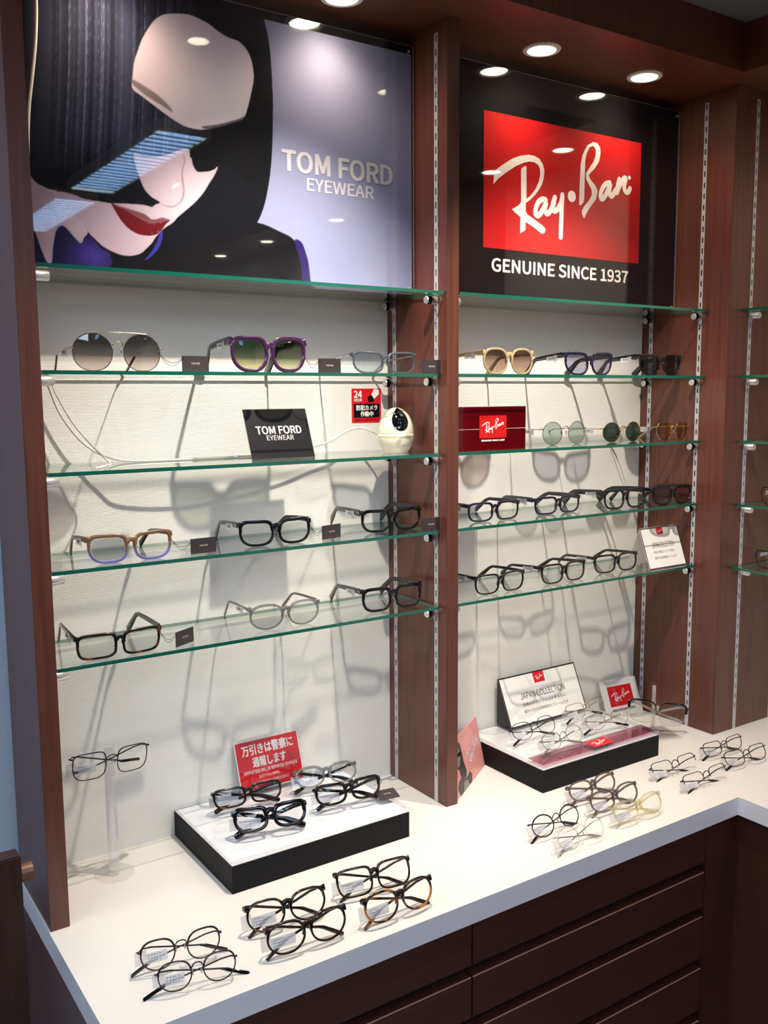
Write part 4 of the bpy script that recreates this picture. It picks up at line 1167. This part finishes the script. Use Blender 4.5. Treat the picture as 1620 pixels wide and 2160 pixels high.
g('G17', 'eyeglasses', 'dark navy rectangular glasses second from the centre divider, fourth right shelf', gB, 'flat', m_['navy'], m_['navy'], m_['lensc'], rim=0.0030, temple=0.0090, hint=0.84, pads=True)
g('G18', 'eyeglasses', 'squarish black glasses second from the corner pillar, fourth right shelf', gB, 'square', m_['black'], m_['black'], m_['lensc'], rim=0.0036, temple=0.0120, hint=0.86)
g('G19', 'eyeglasses', 'black glasses with smoky lenses against the corner pillar', gB, 'soft', m_['black'], m_['black'], m_['smoke'], rim=0.0036, temple=0.0075, hint=0.86)
g('G20', 'eyeglasses', 'black square-eyed glasses nearest the centre divider on the lowest right shelf', gB, 'square', m_['black'], m_['black'], m_['lensc'], rim=0.0026, temple=0.0065, hint=0.86, pads=True)
g('G21', 'eyeglasses', 'black square-eyed glasses, middle pair on the lowest right shelf', gB, 'square', m_['dbrown'], m_['dbrown'], m_['lensc'], rim=0.0026, temple=0.0065, hint=0.86, pads=True)
g('G22', 'eyeglasses', 'black square-eyed glasses beside the white tent card on the lowest right shelf', gB, 'square', m_['black'], m_['black'], m_['lensc'], rim=0.0028, temple=0.0065, hint=0.86, pads=True)
# left riser
gC = 'glasses on the left riser'
k = dict(fold=True, lift=-0.007)
g('G23', 'eyeglasses', 'dark tortoiseshell folded glasses just below the red warning sign', gC, 'flat', m_['darkhavana'], m_['darkhavana'], m_['lensc'], rim=0.0030, temple=0.006, Hs=1.15, **k)
g('G24', 'eyeglasses', 'thick black folded glasses at the front of the left riser', gC, 'soft', m_['black'], m_['black'], m_['lensc'], rim=0.0056, temple=0.008, **k, tmark=True)
r = g('G25', 'eyeglasses', 'translucent grey folded glasses at the back right of the left riser', gC, 'panto', m_['greyclear'], m_['darkhavana'], m_['lensc'], rim=0.0036, temple=0.0055, **k)
r = g('G26', 'eyeglasses', 'black folded glasses with a charcoal tag lying at the right of the left riser', gC, 'soft', m_['dbrown'], m_['black'], m_['lensc'], rim=0.0038, temple=0.006, **k)
hang_tag(r, 0.606, -0.212, 0.0600, -0.14, tilt=1.35, flat=True, w=0.042, h=0.030)
# counter, left part
gD = 'folded glasses on the left part of the counter'
g('G27', 'eyeglasses', 'dark grey wire-and-rim round glasses, rear of the leftmost pair on the counter', gD, 'panto', m_['gun'], m_['gun'], m_['lensc'], metal=True, rim=0.0021, hint=0.66, tipmat=m_['black'], Hs=0.98, **k)
g('G28', 'eyeglasses', 'dark grey wire-and-rim round glasses, front of the leftmost pair, nearest the counter edge', gD, 'panto', m_['gun'], m_['gun'], m_['lensc'], metal=True, rim=0.0018, hint=0.66, tipmat=m_['black'], Hs=1.06, **k)
g('G29', 'eyeglasses', 'dark round-eyed acetate glasses with amber hinge corner, rear of the middle pair', gD, 'panto', m_['darkhavana'], m_['dbrown'], m_['lensc'], rim=0.0025, temple=0.0042, hint=0.84, **k)
g('G30', 'eyeglasses', 'dark round-eyed acetate glasses, front of the middle pair at the counter edge', gD, 'panto', m_['dbrown'], m_['black'], m_['lensc'], rim=0.0025, temple=0.0042, hint=0.84, **k)
g('G31', 'eyeglasses', 'rectangular dark brown folded glasses just in front of the left riser', gD, 'flat', m_['dbrown'], m_['dbrown'], m_['lensc'], rim=0.0026, temple=0.0042, hint=0.86, **k)
g('G32', 'eyeglasses', 'orange-brown tortoiseshell round folded glasses near the counter edge', gD, 'panto', m_['havana'], m_['havana'], m_['lensc'], rim=0.0026, temple=0.0042, hint=0.82, **k)
# counter, right part
gE = 'folded glasses on the right part of the counter'
g('G33', 'eyeglasses', 'purplish taupe folded glasses, rearmost of the three stacked close together', gE, 'panto', m_['taupe'], m_['taupe'], m_['lensc'], rim=0.0024, temple=0.0042, hint=0.80, **k)
g('G34', 'eyeglasses', 'brownish taupe folded glasses, middle of the three stacked close together', gE, 'panto', m_['taupe'], m_['taupe'], m_['lensc'], rim=0.0022, temple=0.0042, hint=0.80, **k)
g('G35', 'eyeglasses', 'pale yellow transparent folded glasses, frontmost of the three stacked close together', gE, 'panto', m_['yellowac'], m_['yellowac'], m_['lensc'], rim=0.0026, temple=0.0042, hint=0.80, **k)
g('G36', 'eyeglasses', 'dark brown round folded glasses beside the colourless round pair', gE, 'round', m_['dbrown'], m_['gun'], m_['lensc'], metal=True, rim=0.0022, hint=0.72, tipmat=m_['black'], **k)
g('G37', 'eyeglasses', 'colourless transparent round folded glasses at the counter edge', gE, 'round', m_['clearac'], m_['silver'], m_['lensc'], metal=True, rim=0.0024, hint=0.72, tipmat=m_['clearac'], **k)
g('G38', 'eyeglasses', 'thin grey half-rim folded glasses right of the right riser', gE, 'soft', m_['gun'], m_['gun'], m_['lensc'], metal=True, rim=0.0012, hint=0.74, rimless=True, tipmat=m_['black'], **k)
g('G39', 'eyeglasses', 'thin brownish half-rim folded glasses nearest the inner corner of the counter', gE, 'soft', m_['gun'], m_['gun'], m_['lensc'], metal=True, rim=0.0012, hint=0.74, rimless=True, tipmat=m_['dbrown'], Hs=1.12, **k)
g('G40', 'eyeglasses', 'thin grey metal folded glasses just below the corner pillar', gE, 'soft', m_['gun'], m_['gun'], m_['lensc'], metal=True, rim=0.0013, hint=0.74, tipmat=m_['black'], Hs=1.15, **k)
g('G41', 'eyeglasses', 'dark metal folded glasses touching the right edge of the photo', gE, 'soft', m_['gun'], m_['gun'], m_['lensc'], metal=True, rim=0.0014, hint=0.74, tipmat=m_['black'], Hs=1.1, **k)
POSES['G42'] = (1.405, -0.588, -0.35, 0.30, 0.138, 0.038, 0.005, 0.0)
g('G42', 'eyeglasses', 'thin metal folded glasses on the wing counter, cut by the right edge of the photo', gE, 'panto', m_['gun'], m_['gun'], m_['lensc'], metal=True, rim=0.0012, hint=0.70, **k)
# right riser
gF = 'folded wire glasses on the right riser'
g('G43', 'eyeglasses', 'dark wire folded glasses in front of the slanted white sign', gF, 'panto', m_['gun'], m_['gun'], m_['lensc'], metal=True, rim=0.0012, hint=0.68, tipmat=m_['black'], **k)
g('G44', 'eyeglasses', 'faint rose-gold wire folded glasses at the front left of the right riser', gF, 'panto', m_['palegold'], m_['silver'], m_['lensc'], metal=True, rim=0.0010, hint=0.68, tipmat=m_['clearac'], **k)
g('G45', 'eyeglasses', 'gold wire folded glasses at the back of the right riser, by the sign end', gF, 'soft', m_['palegold'], m_['palegold'], m_['lensc'], metal=True, rim=0.0011, hint=0.70, tipmat=m_['black'], **k)
g('G46', 'eyeglasses', 'gold wire folded glasses at the front right of the right riser', gF, 'panto', m_['palegold'], m_['palegold'], m_['lensc'], metal=True, rim=0.0011, hint=0.70, tipmat=m_['black'], Hs=1.15, **k)
# on acrylic stands
g('G47', 'eyeglasses', 'black-browed transparent glasses held by the acrylic stand by the corner pillar', None, 'soft', m_['clearac'], m_['clearac'], m_['lensc'], rim=0.0016, temple=0.006, fold=True, lift=0.006, browline=True, clubmat=m_['black'], hint=0.86, label_on=False, pads=True, z=0.030, x=1.410)
g('G48', 'eyeglasses', 'grey half-metal rectangular glasses held by the tall acrylic stand', None, 'flat', m_['gun'], m_['darkhavana'], m_['lensc'], metal=True, rim=0.0015, fold=True, lift=0.008, hint=0.84, tipmat=m_['black'], lean=0.02, Hs=0.93, z=0.194)
# wing shelves: only slivers show at the right edge
for i, z in enumerate(ZS[1:]):
    P_ = (WX - 0.165, -DR - [0.125, 0.120, 0.108, 0.100][i], -math.pi / 2 + 0.05, 0.03, 0.138, 0.042, z, 0.0)
    glasses('eyeglasses', ['dark glasses on the second shelf from top, cut by the right photo edge', 'pale glasses on the third shelf from top, cut by the right photo edge',
            'thin dark glasses on the fourth shelf from top, cut by the right photo edge', 'dark glasses on the lowest shelf, cut by the right photo edge'][i], 'glasses', 'eyewear on the wing shelves',
            P_, 'soft', [m_['taupe'], m_['taupe'], m_['gun'], m_['dbrown']][i], m_['gun'], m_['lensc'], rim=0.002, metal=i > 1, temple=0.004)

# ------------------------------------------------------------------ signs, stands, risers
def card_sign(name, label, BL, BR, TL, thick, face, edge, content, group=None, h=None):
    """flat card: bottom-left, bottom-right, top-left points of its front"""
    BL, BR, TL = Vector(BL), Vector(BR), Vector(TL)
    x = (BR - BL); w = x.length; y = (TL - BL); hh = y.length
    t = thing(name, label, 'sign', BL, 0, group)
    F = frame((0, 0, 0), x, y)
    mb = MB(); mb.box((0, 0, -thick), (w, hh, 0), T=F, mats=[1, 0, 1, 1, 1, 1] if False else None, mi=0)
    mb.build('board', face, t)
    content(t, F, w, hh)
    return t, F, w, hh

# black counter card on the third left shelf
def c_tf(t, F, w, h):
    mb = MB(); text_mesh(mb, 'TOM FORD', w * 0.72, h * 0.155, F @ Matrix.Translation((w * .5, h * .575, 0)), 0, 0.012)
    text_mesh(mb, 'EYEWEAR', w * 0.43, h * 0.095, F @ Matrix.Translation((w * .5, h * .42, 0)), 0, 0.006)
    mb.build('lettering', M['whiteink'], t)
    mb = MB(); mb.box((-0.004, -0.0, 0.0005), (w + 0.001, h + 0.002, 0.0022), T=F); mb.build('acrylic_cover', M['acrylic'], t)
card_sign('brand_card', 'black leaning card with white lettering on the third left shelf', (0.3735, -0.128, 0.7165), (0.5000, -0.128, 0.7165), (0.3705, -0.098, 0.8050), 0.003, M['blackcard'], None, c_tf)
# red mirror acrylic display, third right shelf
t = thing('acrylic_display', 'red mirror acrylic display block with logo plate on the third right shelf', 'sign', (X1 + 0.006, -0.160, ZS[2]))
mb = MB(); mb.cbox((0, 0, 0), (0.2065, 0.032, 0.0425), 0.0005); mb.cbox((0, 0, 0.0435), (0.2065, 0.032, 0.088), 0.0005); mb.build('acrylic_block', M['crimson'], t)
mb = MB(); mb.box((0, 0, 0.0881), (0.2065, 0.032, 0.0895)); mb.build('clear_top', M['acryledge'], t)
F = frame((0.116, -0.0008, 0.0485), (1, 0, 0), (0, 0, 1))
mb = MB(); mb.box((0.080, -0.0008, 0.024), (0.152, -0.0001, 0.070)); mb.build('logo_plate', M['red'], t)
mb = MB(); logo_mesh(mb, 0.066, F); text_mesh(mb, 'GENUINE SINCE 1937', 0.062, 0.0032, F @ Matrix.Translation((0, -0.0290, 0)), 0, 0.03); mb.build('lettering', M['whiteink'], t)

def jc_content(logo_w):
    def f(t, F, w, h):
        b = 0.0022
        mb = MB()
        for a, c in (((0, 0), (w, b)), ((0, h - b), (w, h)), ((0, b), (b, h - b)), ((w - b, b), (w, h - b))):
            mb.box((a[0], a[1], 0), (c[0], c[1], 0.0004), T=F)
        mb.build('border', M['ink'], t)
        mb = MB(); mb.box((w * .5 - logo_w * .5, h - b - logo_w * .72, 0), (w * .5 + logo_w * .5, h - b, 0.0005), T=F); mb.build('red_panel', M['signred'], t)
        mb = MB(); logo_mesh(mb, logo_w * .86, F @ Matrix.Translation((w * .5, h - b - logo_w * .36, 0.0003))); mb.build('script_logo', M['whiteink'], t)
        mb = MB()
        text_mesh(mb, 'JAPAN COLLECTION', w * .58, h * .135, F @ Matrix.Translation((w * .5, h * .565, 0)), 0, 0.0)
        text_mesh(mb, '日本人の顔にフィットする形に', w * .56, h * .066, F @ Matrix.Translation((w * .5, h * .395, 0)), 0, 0.0)
        text_mesh(mb, '設計された日本独自のフレームです', w * .58, h * .066, F @ Matrix.Translation((w * .5, h * .255, 0)), 0, 0.0)
        mb.build('lettering', M['ink'], t)
    return f
def wedge(t, F, w, h, back, mat, drop):
    """closed side of a wedge or tent sign"""
# tent card on the lowest right shelf
t, F, w, h = card_sign('tent_card', 'white folded tent card with black border on the lowest right shelf', (1.380, -0.172, ZS[4] + .0005), (1.5150, -0.172, ZS[4] + .0005), (1.380, -0.1375, ZS[4] + 0.0945), 0.0012, M['card'], None, jc_content(0.022))
mb = MB(); F2 = frame((0, 0.0700, 0), (1, 0, 0), Vector((0, -0.0350, 0.0944)))
mb.box((0, 0, -0.0004), (w, (0.0350 ** 2 + 0.0944 ** 2) ** .5, 0.0006), T=F2); mb.build('back_leaf', M['card'], t)
# slanted sign on the right riser
RZT = 0.0585
t, F, w, h = card_sign('slanted_sign', 'white slanted sign with black sides and black lettering on the right riser', (1.0490, -0.0600, RZT + .0003), (1.2960, -0.0600, RZT + .0003), (1.0490, -0.0120, RZT + 0.1060), 0.003, M['card'], None, jc_content(0.034))
mb = MB()
mb.add([(-0.0006, 0.0, 0.0), (-0.0006, 0.0500, 0.0), (-0.0006, 0.0500, 0.106), (-0.0006, 0.0485, 0.1065), (w + .0006, 0.0, 0.0), (w + .0006, 0.0500, 0.0), (w + .0006, 0.0500, 0.106), (w + .0006, 0.0485, 0.1065)],
       [(0, 1, 2, 3), (4, 7, 6, 5), (0, 4, 5, 1), (1, 5, 6, 2)])
mb.build('side_panel', M['blackcard'], t)
# red warning sign on the left riser
def c_warn(t, F, w, h):
    mb = MB(); mb.box((0.0022, 0.0022, 0.0), (w - 0.0022, h - 0.0060, 0.0004), T=F); mb.build('red_panel', M['signred'], t)
    mb = MB()
    text_mesh(mb, '万引きは警察に', w * .80, h * .20, F @ Matrix.Translation((w * .5, h * .775, 0.0004)), 0, 0.011)
    text_mesh(mb, '通報します', w * .52, h * .19, F @ Matrix.Translation((w * .5, h * .53, 0.0004)), 0, 0.011)
    text_mesh(mb, 'SHOPLIFTERS WILL BE REPORTED TO POLICE', w * .84, h * .062, F @ Matrix.Translation((w * .5, h * .36, 0.0004)), 0, 0.008)
    text_mesh(mb, '盗窃行为必通报警', w * .32, h * .055, F @ Matrix.Translation((w * .46, h * .245, 0.0004)))
    text_mesh(mb, '상품 절도는 반드시 경찰에 신고합니다', w * .52, h * .06, F @ Matrix.Translation((w * .50, h * .135, 0.0004)))
    mb.build('lettering', M['whiteink'], t)
    mb = MB(); mb.box((-0.003, -0.0, 0.0012), (w + 0.002, h + 0.003, 0.0028), T=F); mb.build('acrylic_cover', M['acrylic'], t)
card_sign('warning_sign', 'red sign with white lettering leaning on the wall on the left riser', (0.3790, -0.0300, RZT + .0003), (0.5195, -0.0300, RZT + .0003), (0.3745, -0.0060, RZT + 0.1000), 0.0015, M['card'], None, c_warn)
# white logo card behind the right riser
def c_logo(t, F, w, h):
    mb = MB(); mb.box((w * .17, h * .30, 0), (w * .82, h * .83, 0.0004), T=F); mb.build('red_panel', M['signred'], t)
    mb = MB(); logo_mesh(mb, w * .58, F @ Matrix.Translation((w * .495, h * .565, 0.0002))); mb.build('script_logo', M['whiteink'], t)
    mb = MB(); text_mesh(mb, 'GENUINE SINCE 1937', w * .62, h * .055, F @ Matrix.Translation((w * .5, h * .2, 0)), 0, 0.02); mb.build('lettering', M['ink'], t)
    mb = MB(); mb.box((0, 0, 0.001), (w + 0.004, h, 0.0028), T=F); mb.build('acrylic_cover', M['acrylic'], t)
card_sign('logo_card', 'white card with red logo leaning in the corner behind the transparent glasses', (1.400, -0.0350, 0.0003), (1.5200, -0.0480, 0.0003), (1.388, -0.0120, 0.0960), 0.0015, M['card'], None, c_logo)
# pink card against the centre divider
def c_pink(t, F, w, h):
    T = lambda a, b_: (a * w, b_ * h)
    mb = MB()
    mb.poly([T(*p) for p in [(.10, 0), (.06, .14), (.12, .25), (.22, .27), (.30, .2), (.40, .18), (.50, .22), (.55, .12), (.5, 0)]], F, 0, 0.0003)
    mb.poly([T(*p) for p in [(.22, .22), (.20, .42), (.11, .55), (.06, .72), (.08, .90), (.16, .98), (.26, .96), (.34, .84), (.36, .66), (.36, .5), (.40, .3), (.38, .2)]], F, 0, 0.0004)
    mb.build('figure_print', M['mono'], t)
    mb = MB(); mb.poly([T(*p) for p in [(.13, .60), (.10, .76), (.15, .86), (.24, .86), (.29, .76), (.28, .6), (.22, .48), (.16, .50)]], F, 0, 0.0006); mb.build('face_print', M['monolight'], t); mb = MB()
    mb.poly([T(*p) for p in [(.26, .16), (.2, 0), (.42, 0), (.38, .14)]], F, 0, 0.0006); mb.build('collar_print', M['monolight'], t)
    mb = MB(); mb.box((w * .09, h * .66, .0007), (w * .19, h * .72, .0009), T=F); mb.box((w * .21, h * .66, .0007), (w * .30, h * .72, .0009), T=F); mb.build('glasses_print', M['printblack'], t)
    mb = MB(); logo_mesh(mb, w * .50, F @ Matrix.Translation((w * .68, h * .52, 0.0005)) @ Matrix.Rotation(0.10, 4, 'Z')); mb.build('script_logo', M['paleink'], t)
d_ = Vector((-0.54, 0.84, 0)) * 0.022
card_sign('pink_card', 'pink card with a small grey figure, propped between centre divider and right riser', (0.7900, -0.1880, 0.0003), (0.9520, -0.0815, 0.0003), (0.7900 + d_.x * 1.0, -0.1880 + d_.y, 0.1120), 0.0025, M['pink'], None, c_pink)

# display risers
def riser(label, x, y0, y1, w, tint):
    t = thing('display_riser', label, 'display riser', (x, 0, 0), 0, 'black display risers on the counter')
    mb = MB(); mb.box((0, y0, 0), (w, y1, 0.0485)); mb.build('black_base', M['blacklam'], t)
    mb = MB(); mb.box((0.001, y0 + 0.001, 0.0486), (w - 0.001, y1 - 0.001, 0.0494)); mb.build('white_insert', M['whitelam'], t)
    mb = MB(); mb.box((0, y0, 0.0505), (w, y1, 0.0583), mats=[0, 0, 1, 1, 1, 1]); mb.build('acrylic_top', (M['acrylic'], M['acryledge']), t)
    if tint:
        mb = MB(); mb.box((0.004, y0 + 0.006, 0.0584), (w - 0.003, y0 + 0.052, 0.0588)); mb.build('tinted_strip', M['tintred'], t)
        F = frame((w * 0.545, y0 + 0.029, 0.0590), (1, 0, 0), (0, 1, 0))
        mb = MB(); mb.box((w * .545 - .031, y0 + .012, .0589), (w * .545 + .031, y0 + .046, .0590)); mb.build('logo_plate', M['signred'], t)
        mb = MB(); logo_mesh(mb, 0.052, F); mb.build('script_logo', M['whiteink'], t)
riser('black display riser with white top and clear cap in the left bay', 0.2515, -0.2610, -0.0030, 0.3635, False)
riser('black display riser with tinted red front strip in the right bay', 0.9560, -0.2640, -0.0030, 0.3620, True)

# acrylic glasses stands
t = thing('glasses_stand', 'tall clear acrylic glasses stand with round base in the left bay', 'display stand', (0.110, -0.080, 0), 0, 'clear acrylic glasses stands')
mb = MB(); mb.lathe([(0, 0.0), (0.034, 0.0), (0.034, 0.0026), (0.0335, 0.003), (0, 0.003)], 48); mb.build('base', M['acrylic'], t, True)
mb = MB(); mb.lathe([(0.0095, 0.0031), (0.0095, 0.233), (0.009, 0.2335), (0, 0.2335)], 32); mb.build('post', clear('acrylic_rod', (0.95, 0.955, 0.96), 0.07, 0.05, (240, 241, 243), 0.2), t, True)
mb = MB(); mb.cbox((-0.033, -0.022, 0.187), (0.033, -0.0098, 0.1905), 0.0006); mb.cyl((0, -0.012, 0.212), (0, -0.024, 0.212), 0.004, 16); mb.build('nose_rest', M['acrylic'], t)
t = thing('glasses_stand', 'short clear acrylic glasses stand with square base by the corner pillar', 'display stand', (1.426, -0.162, 0), -0.35, 'clear acrylic glasses stands')
mb = MB(); mb.cbox((-0.045, -0.055, 0), (0.045, 0.035, 0.003), 0.0008); mb.cbox((-0.036, -0.046, 0.0031), (0.036, 0.026, 0.006), 0.0008); mb.build('base', M['acrylic'], t)
mb = MB(); text_mesh(mb, 'Ray-Ban', 0.030, 0.0075, frame((-0.020, -0.040, 0.0062), (1, 0, 0), (0, 1, 0)), 0, 0.01, 0.0); mb.build('lettering', M['greyink'], t)
mb = MB(); mb.cbox((-0.0038, 0.004, 0.0061), (0.0038, 0.010, 0.118), 0.0008); mb.cbox((-0.004, -0.016, 0.062), (0.004, 0.004, 0.068), 0.0008); mb.build('post', clear('acrylic_bar', (0.95, 0.93, 0.92), 0.08, 0.05, (236, 226, 222), 0.3), t)

# wall sticker and camera
t = thing('security_sticker', 'small red and black square security notice on the wall above the camera', 'sign', (0.6605, -0.0002, 0.7730))
w, h = 0.0715, 0.0695
mb = MB(); mb.box((0, -0.0008, 0), (w, 0, h)); mb.build('sheet', M['signred'], t)
F = frame((0, -0.0009, 0), (1, 0, 0), (0, 0, 1))
mb = MB(); mb.box((0.0045, -0.0014, 0.0105), (w - 0.0045, -0.0010, 0.0385)); mb.build('black_panel', M['printblack'], t)
mb = MB()
text_mesh(mb, '24', 0.019, 0.014, F @ Matrix.Translation((0.0145, 0.0580, 0)), 0, 0.015)
text_mesh(mb, 'HOUR', 0.019, 0.0055, F @ Matrix.Translation((0.0147, 0.0460, 0)), 0, 0.015)
text_mesh(mb, '防犯カメラ', 0.051, 0.0105, F @ Matrix.Translation((w / 2, 0.0305, 0.0008)), 0, 0.015)
text_mesh(mb, '作動中', 0.031, 0.0105, F @ Matrix.Translation((w / 2, 0.0178, 0.0008)), 0, 0.015)
mb.build('lettering', M['whiteink'], t)
mb = MB(); mb.poly([(0.047, 0.057), (0.054, 0.0685), (0.066, 0.067), (0.066, 0.058), (0.054, 0.048)], F, 0, 0.0004); mb.build('camera_print', M['card'], t)
mb = MB(); mb.poly([(0.038, 0.052), (0.047, 0.057), (0.0535, 0.049), (0.053, 0.043), (0.040, 0.0425)], F, 0, 0.0006); mb.build('camera_front_print', M['printblack'], t)
mb = MB(); text_mesh(mb, '録画中 24時間作動中', 0.058, 0.0045, F @ Matrix.Translation((w / 2, 0.0055, 0))); mb.build('small_lettering', M['printblack'], t)

t = thing('security_camera', 'egg-shaped ivory security camera with black eye on the third left shelf', 'camera', (0.7040, -0.0950, ZS[2]), 0.0)
pr = [(0.0, 0.0), (0.024, 0.0), (0.0255, 0.002), (0.0290, 0.008), (0.0335, 0.016), (0.0358, 0.0255), (0.0362, 0.0300)]
mb = MB(); mb.lathe([(r_, z_) for r_, z_ in pr] + [(0.0, 0.0300)], 48); mb.build('base', M['ivory'], t, True)
mb = MB(); mb.lathe([(0.0, 0.0303), (0.0356, 0.0303), (0.0364, 0.0320), (0.0360, 0.0370), (0.0352, 0.0380), (0.0, 0.0380)], 48); mb.build('ring', M['ivory'], t, True)
zz = [0.0383 + 0.0500 * i / 22 for i in range(23)]
mb = MB(); mb.lathe([(0.0, 0.0383)] + [(0.0357 * math.sqrt(max(0.0, 1 - ((z_ - 0.0383) / 0.0505) ** 2.0)), z_) for z_ in zz] + [(0, 0.0884)], 48)
o = mb.build('body', M['ivory'], t, True)
eye = MB()                                       # black oval visor wrapped over the upper front of the egg
dirv = Vector((-0.02, -1.0, 0)).normalized(); n1, n2 = 22, 40
vs = []
for i in range(n1 + 1):
    for j in range(n2):
        ph = 2 * math.pi * j / n2; rr = i / n1
        az = -1.87 + 0.55 * rr * math.cos(ph) * (1.0 + 0.08 * math.sin(ph))
        zc = 0.0660 + 0.0225 * rr * math.sin(ph)
        zc = min(zc, 0.0880)
        R_ = 0.0357 * math.sqrt(max(0.0, 1 - ((zc - 0.0383) / 0.0505) ** 2.0)) + 0.0007
        vs.append((R_ * math.cos(az), R_ * math.sin(az), zc))
fs = [(i * n2 + j, (i + 1) * n2 + j, (i + 1) * n2 + (j + 1) % n2, i * n2 + (j + 1) % n2) for i in range(n1) for j in range(n2)]
eye.add(vs, fs); e_ = eye.build('visor', M['darkglass'], t, True)
ln = MB(); Td = Matrix.Translation((-0.0091, -0.0293, 0.0615)) @ Vector((-0.296, -0.94, 0.30)).to_track_quat('Z', 'Y').to_matrix().to_4x4()
ln.lathe([(0.0068, 0.0), (0.0068, 0.0018), (0.0055, 0.0022), (0.0050, 0.0012), (0.0, 0.0014)], 28, T=Td); ln.build('camera_lens', M['darkglass'], e_, True)
mb = MB(); mb.box((-0.010, -0.0362, 0.0150), (0.010, -0.0325, 0.0156)); mb.box((-0.006, -0.0364, 0.0143), (-0.003, -0.032, 0.0163)); mb.box((0.003, -0.0364, 0.0143), (0.006, -0.032, 0.0163)); mb.build('speaker_slot', M['greyink'], t)

def spline(pts, k=8):
    P = [Vector(p) for p in pts]; S = []
    for i in range(len(P) - 1):
        p0, p1, p2, p3 = P[max(i - 1, 0)], P[i], P[i + 1], P[min(i + 2, len(P) - 1)]
        for j in range(k):
            u_ = j / k
            S.append(0.5 * ((2 * p1) + (p2 - p0) * u_ + (2 * p0 - 5 * p1 + 4 * p2 - p3) * u_ ** 2 + (3 * p1 - p0 - 3 * p2 + p3) * u_ ** 3))
    S.append(P[-1]); return S
zc = ZS[2] + 0.0022
mb = MB(); mb.tube(spline([(0.050, -0.012, 0.858), (0.056, -0.020, 0.845), (0.071, -0.020, 0.804), (0.097, -0.022, 0.763), (0.127, -0.025, 0.736), (0.160, -0.034, 0.722), (0.20, -0.045, zc), (0.30, -0.050, zc), (0.40, -0.045, zc), (0.50, -0.035, 0.7205), (0.560, -0.030, 0.731), (0.595, -0.030, 0.740), (0.628, -0.030, 0.757), (0.662, -0.032, 0.763), (0.690, -0.045, 0.752), (0.704, -0.055, 0.738)]), 0.0019, 10)
o = mb.build('power_cable', M['cable'], None, True); tag(o, 'white power cable hanging down and running along the third left shelf to the camera', 'cable')
mb = MB(); mb.tube(spline([(0.058, -0.026, 0.856), (0.066, -0.032, 0.830), (0.088, -0.040, 0.785), (0.118, -0.048, 0.744), (0.14, -0.060, zc), (0.118, -0.110, zc), (0.085, -0.160, zc)]), 0.0014, 8)
o = mb.build('thin_cable', M['cable'], None, True); tag(o, 'thin white cable curling forward at the left end of the third left shelf', 'cable')

mb = MB(); mb.tube(spline([(0.0445, -0.110, 1.5135), (0.0440, -0.110, 1.45), (0.0430, -0.110, 1.40), (0.0385, -0.110, 1.35), (0.0310, -0.110, 1.30), (0.0250, -0.110, 1.26), (0.0200, -0.112, 1.20), (0.016, -0.112, 1.10)]), 0.0024, 10)
o = mb.build('hanging_cable', M['cable'], None, True); tag(o, 'white cable hanging down before the left edge of the portrait poster', 'cable')

# wooden post left of the counter
t = thing('wooden_post', 'dark stained wooden post with round dowel peg left of the counter', 'post', (-0.112, -0.318, -CT))
mb = MB(); mb.cbox((-0.030, -0.018, 0), (0.018, 0.012, CT + 0.202), 0.002); mb.build('upright', M['post'], t)
mb = MB(); mb.cyl((0.018, -0.003, CT + 0.170), (0.0345, -0.003, CT + 0.170), 0.0125, 24); mb.build('dowel', M['dowel'], t, True)
mb = MB(); mb.cbox((-0.36, -0.016, 0.45), (-0.030, 0.010, 0.50), 0.002); mb.build('cross_rail', M['post'], t)
mb = MB(); mb.cbox((-0.36, -0.016, CT + 0.10), (-0.030, 0.010, CT + 0.15), 0.002); mb.build('cross_rail', M['post'], t)
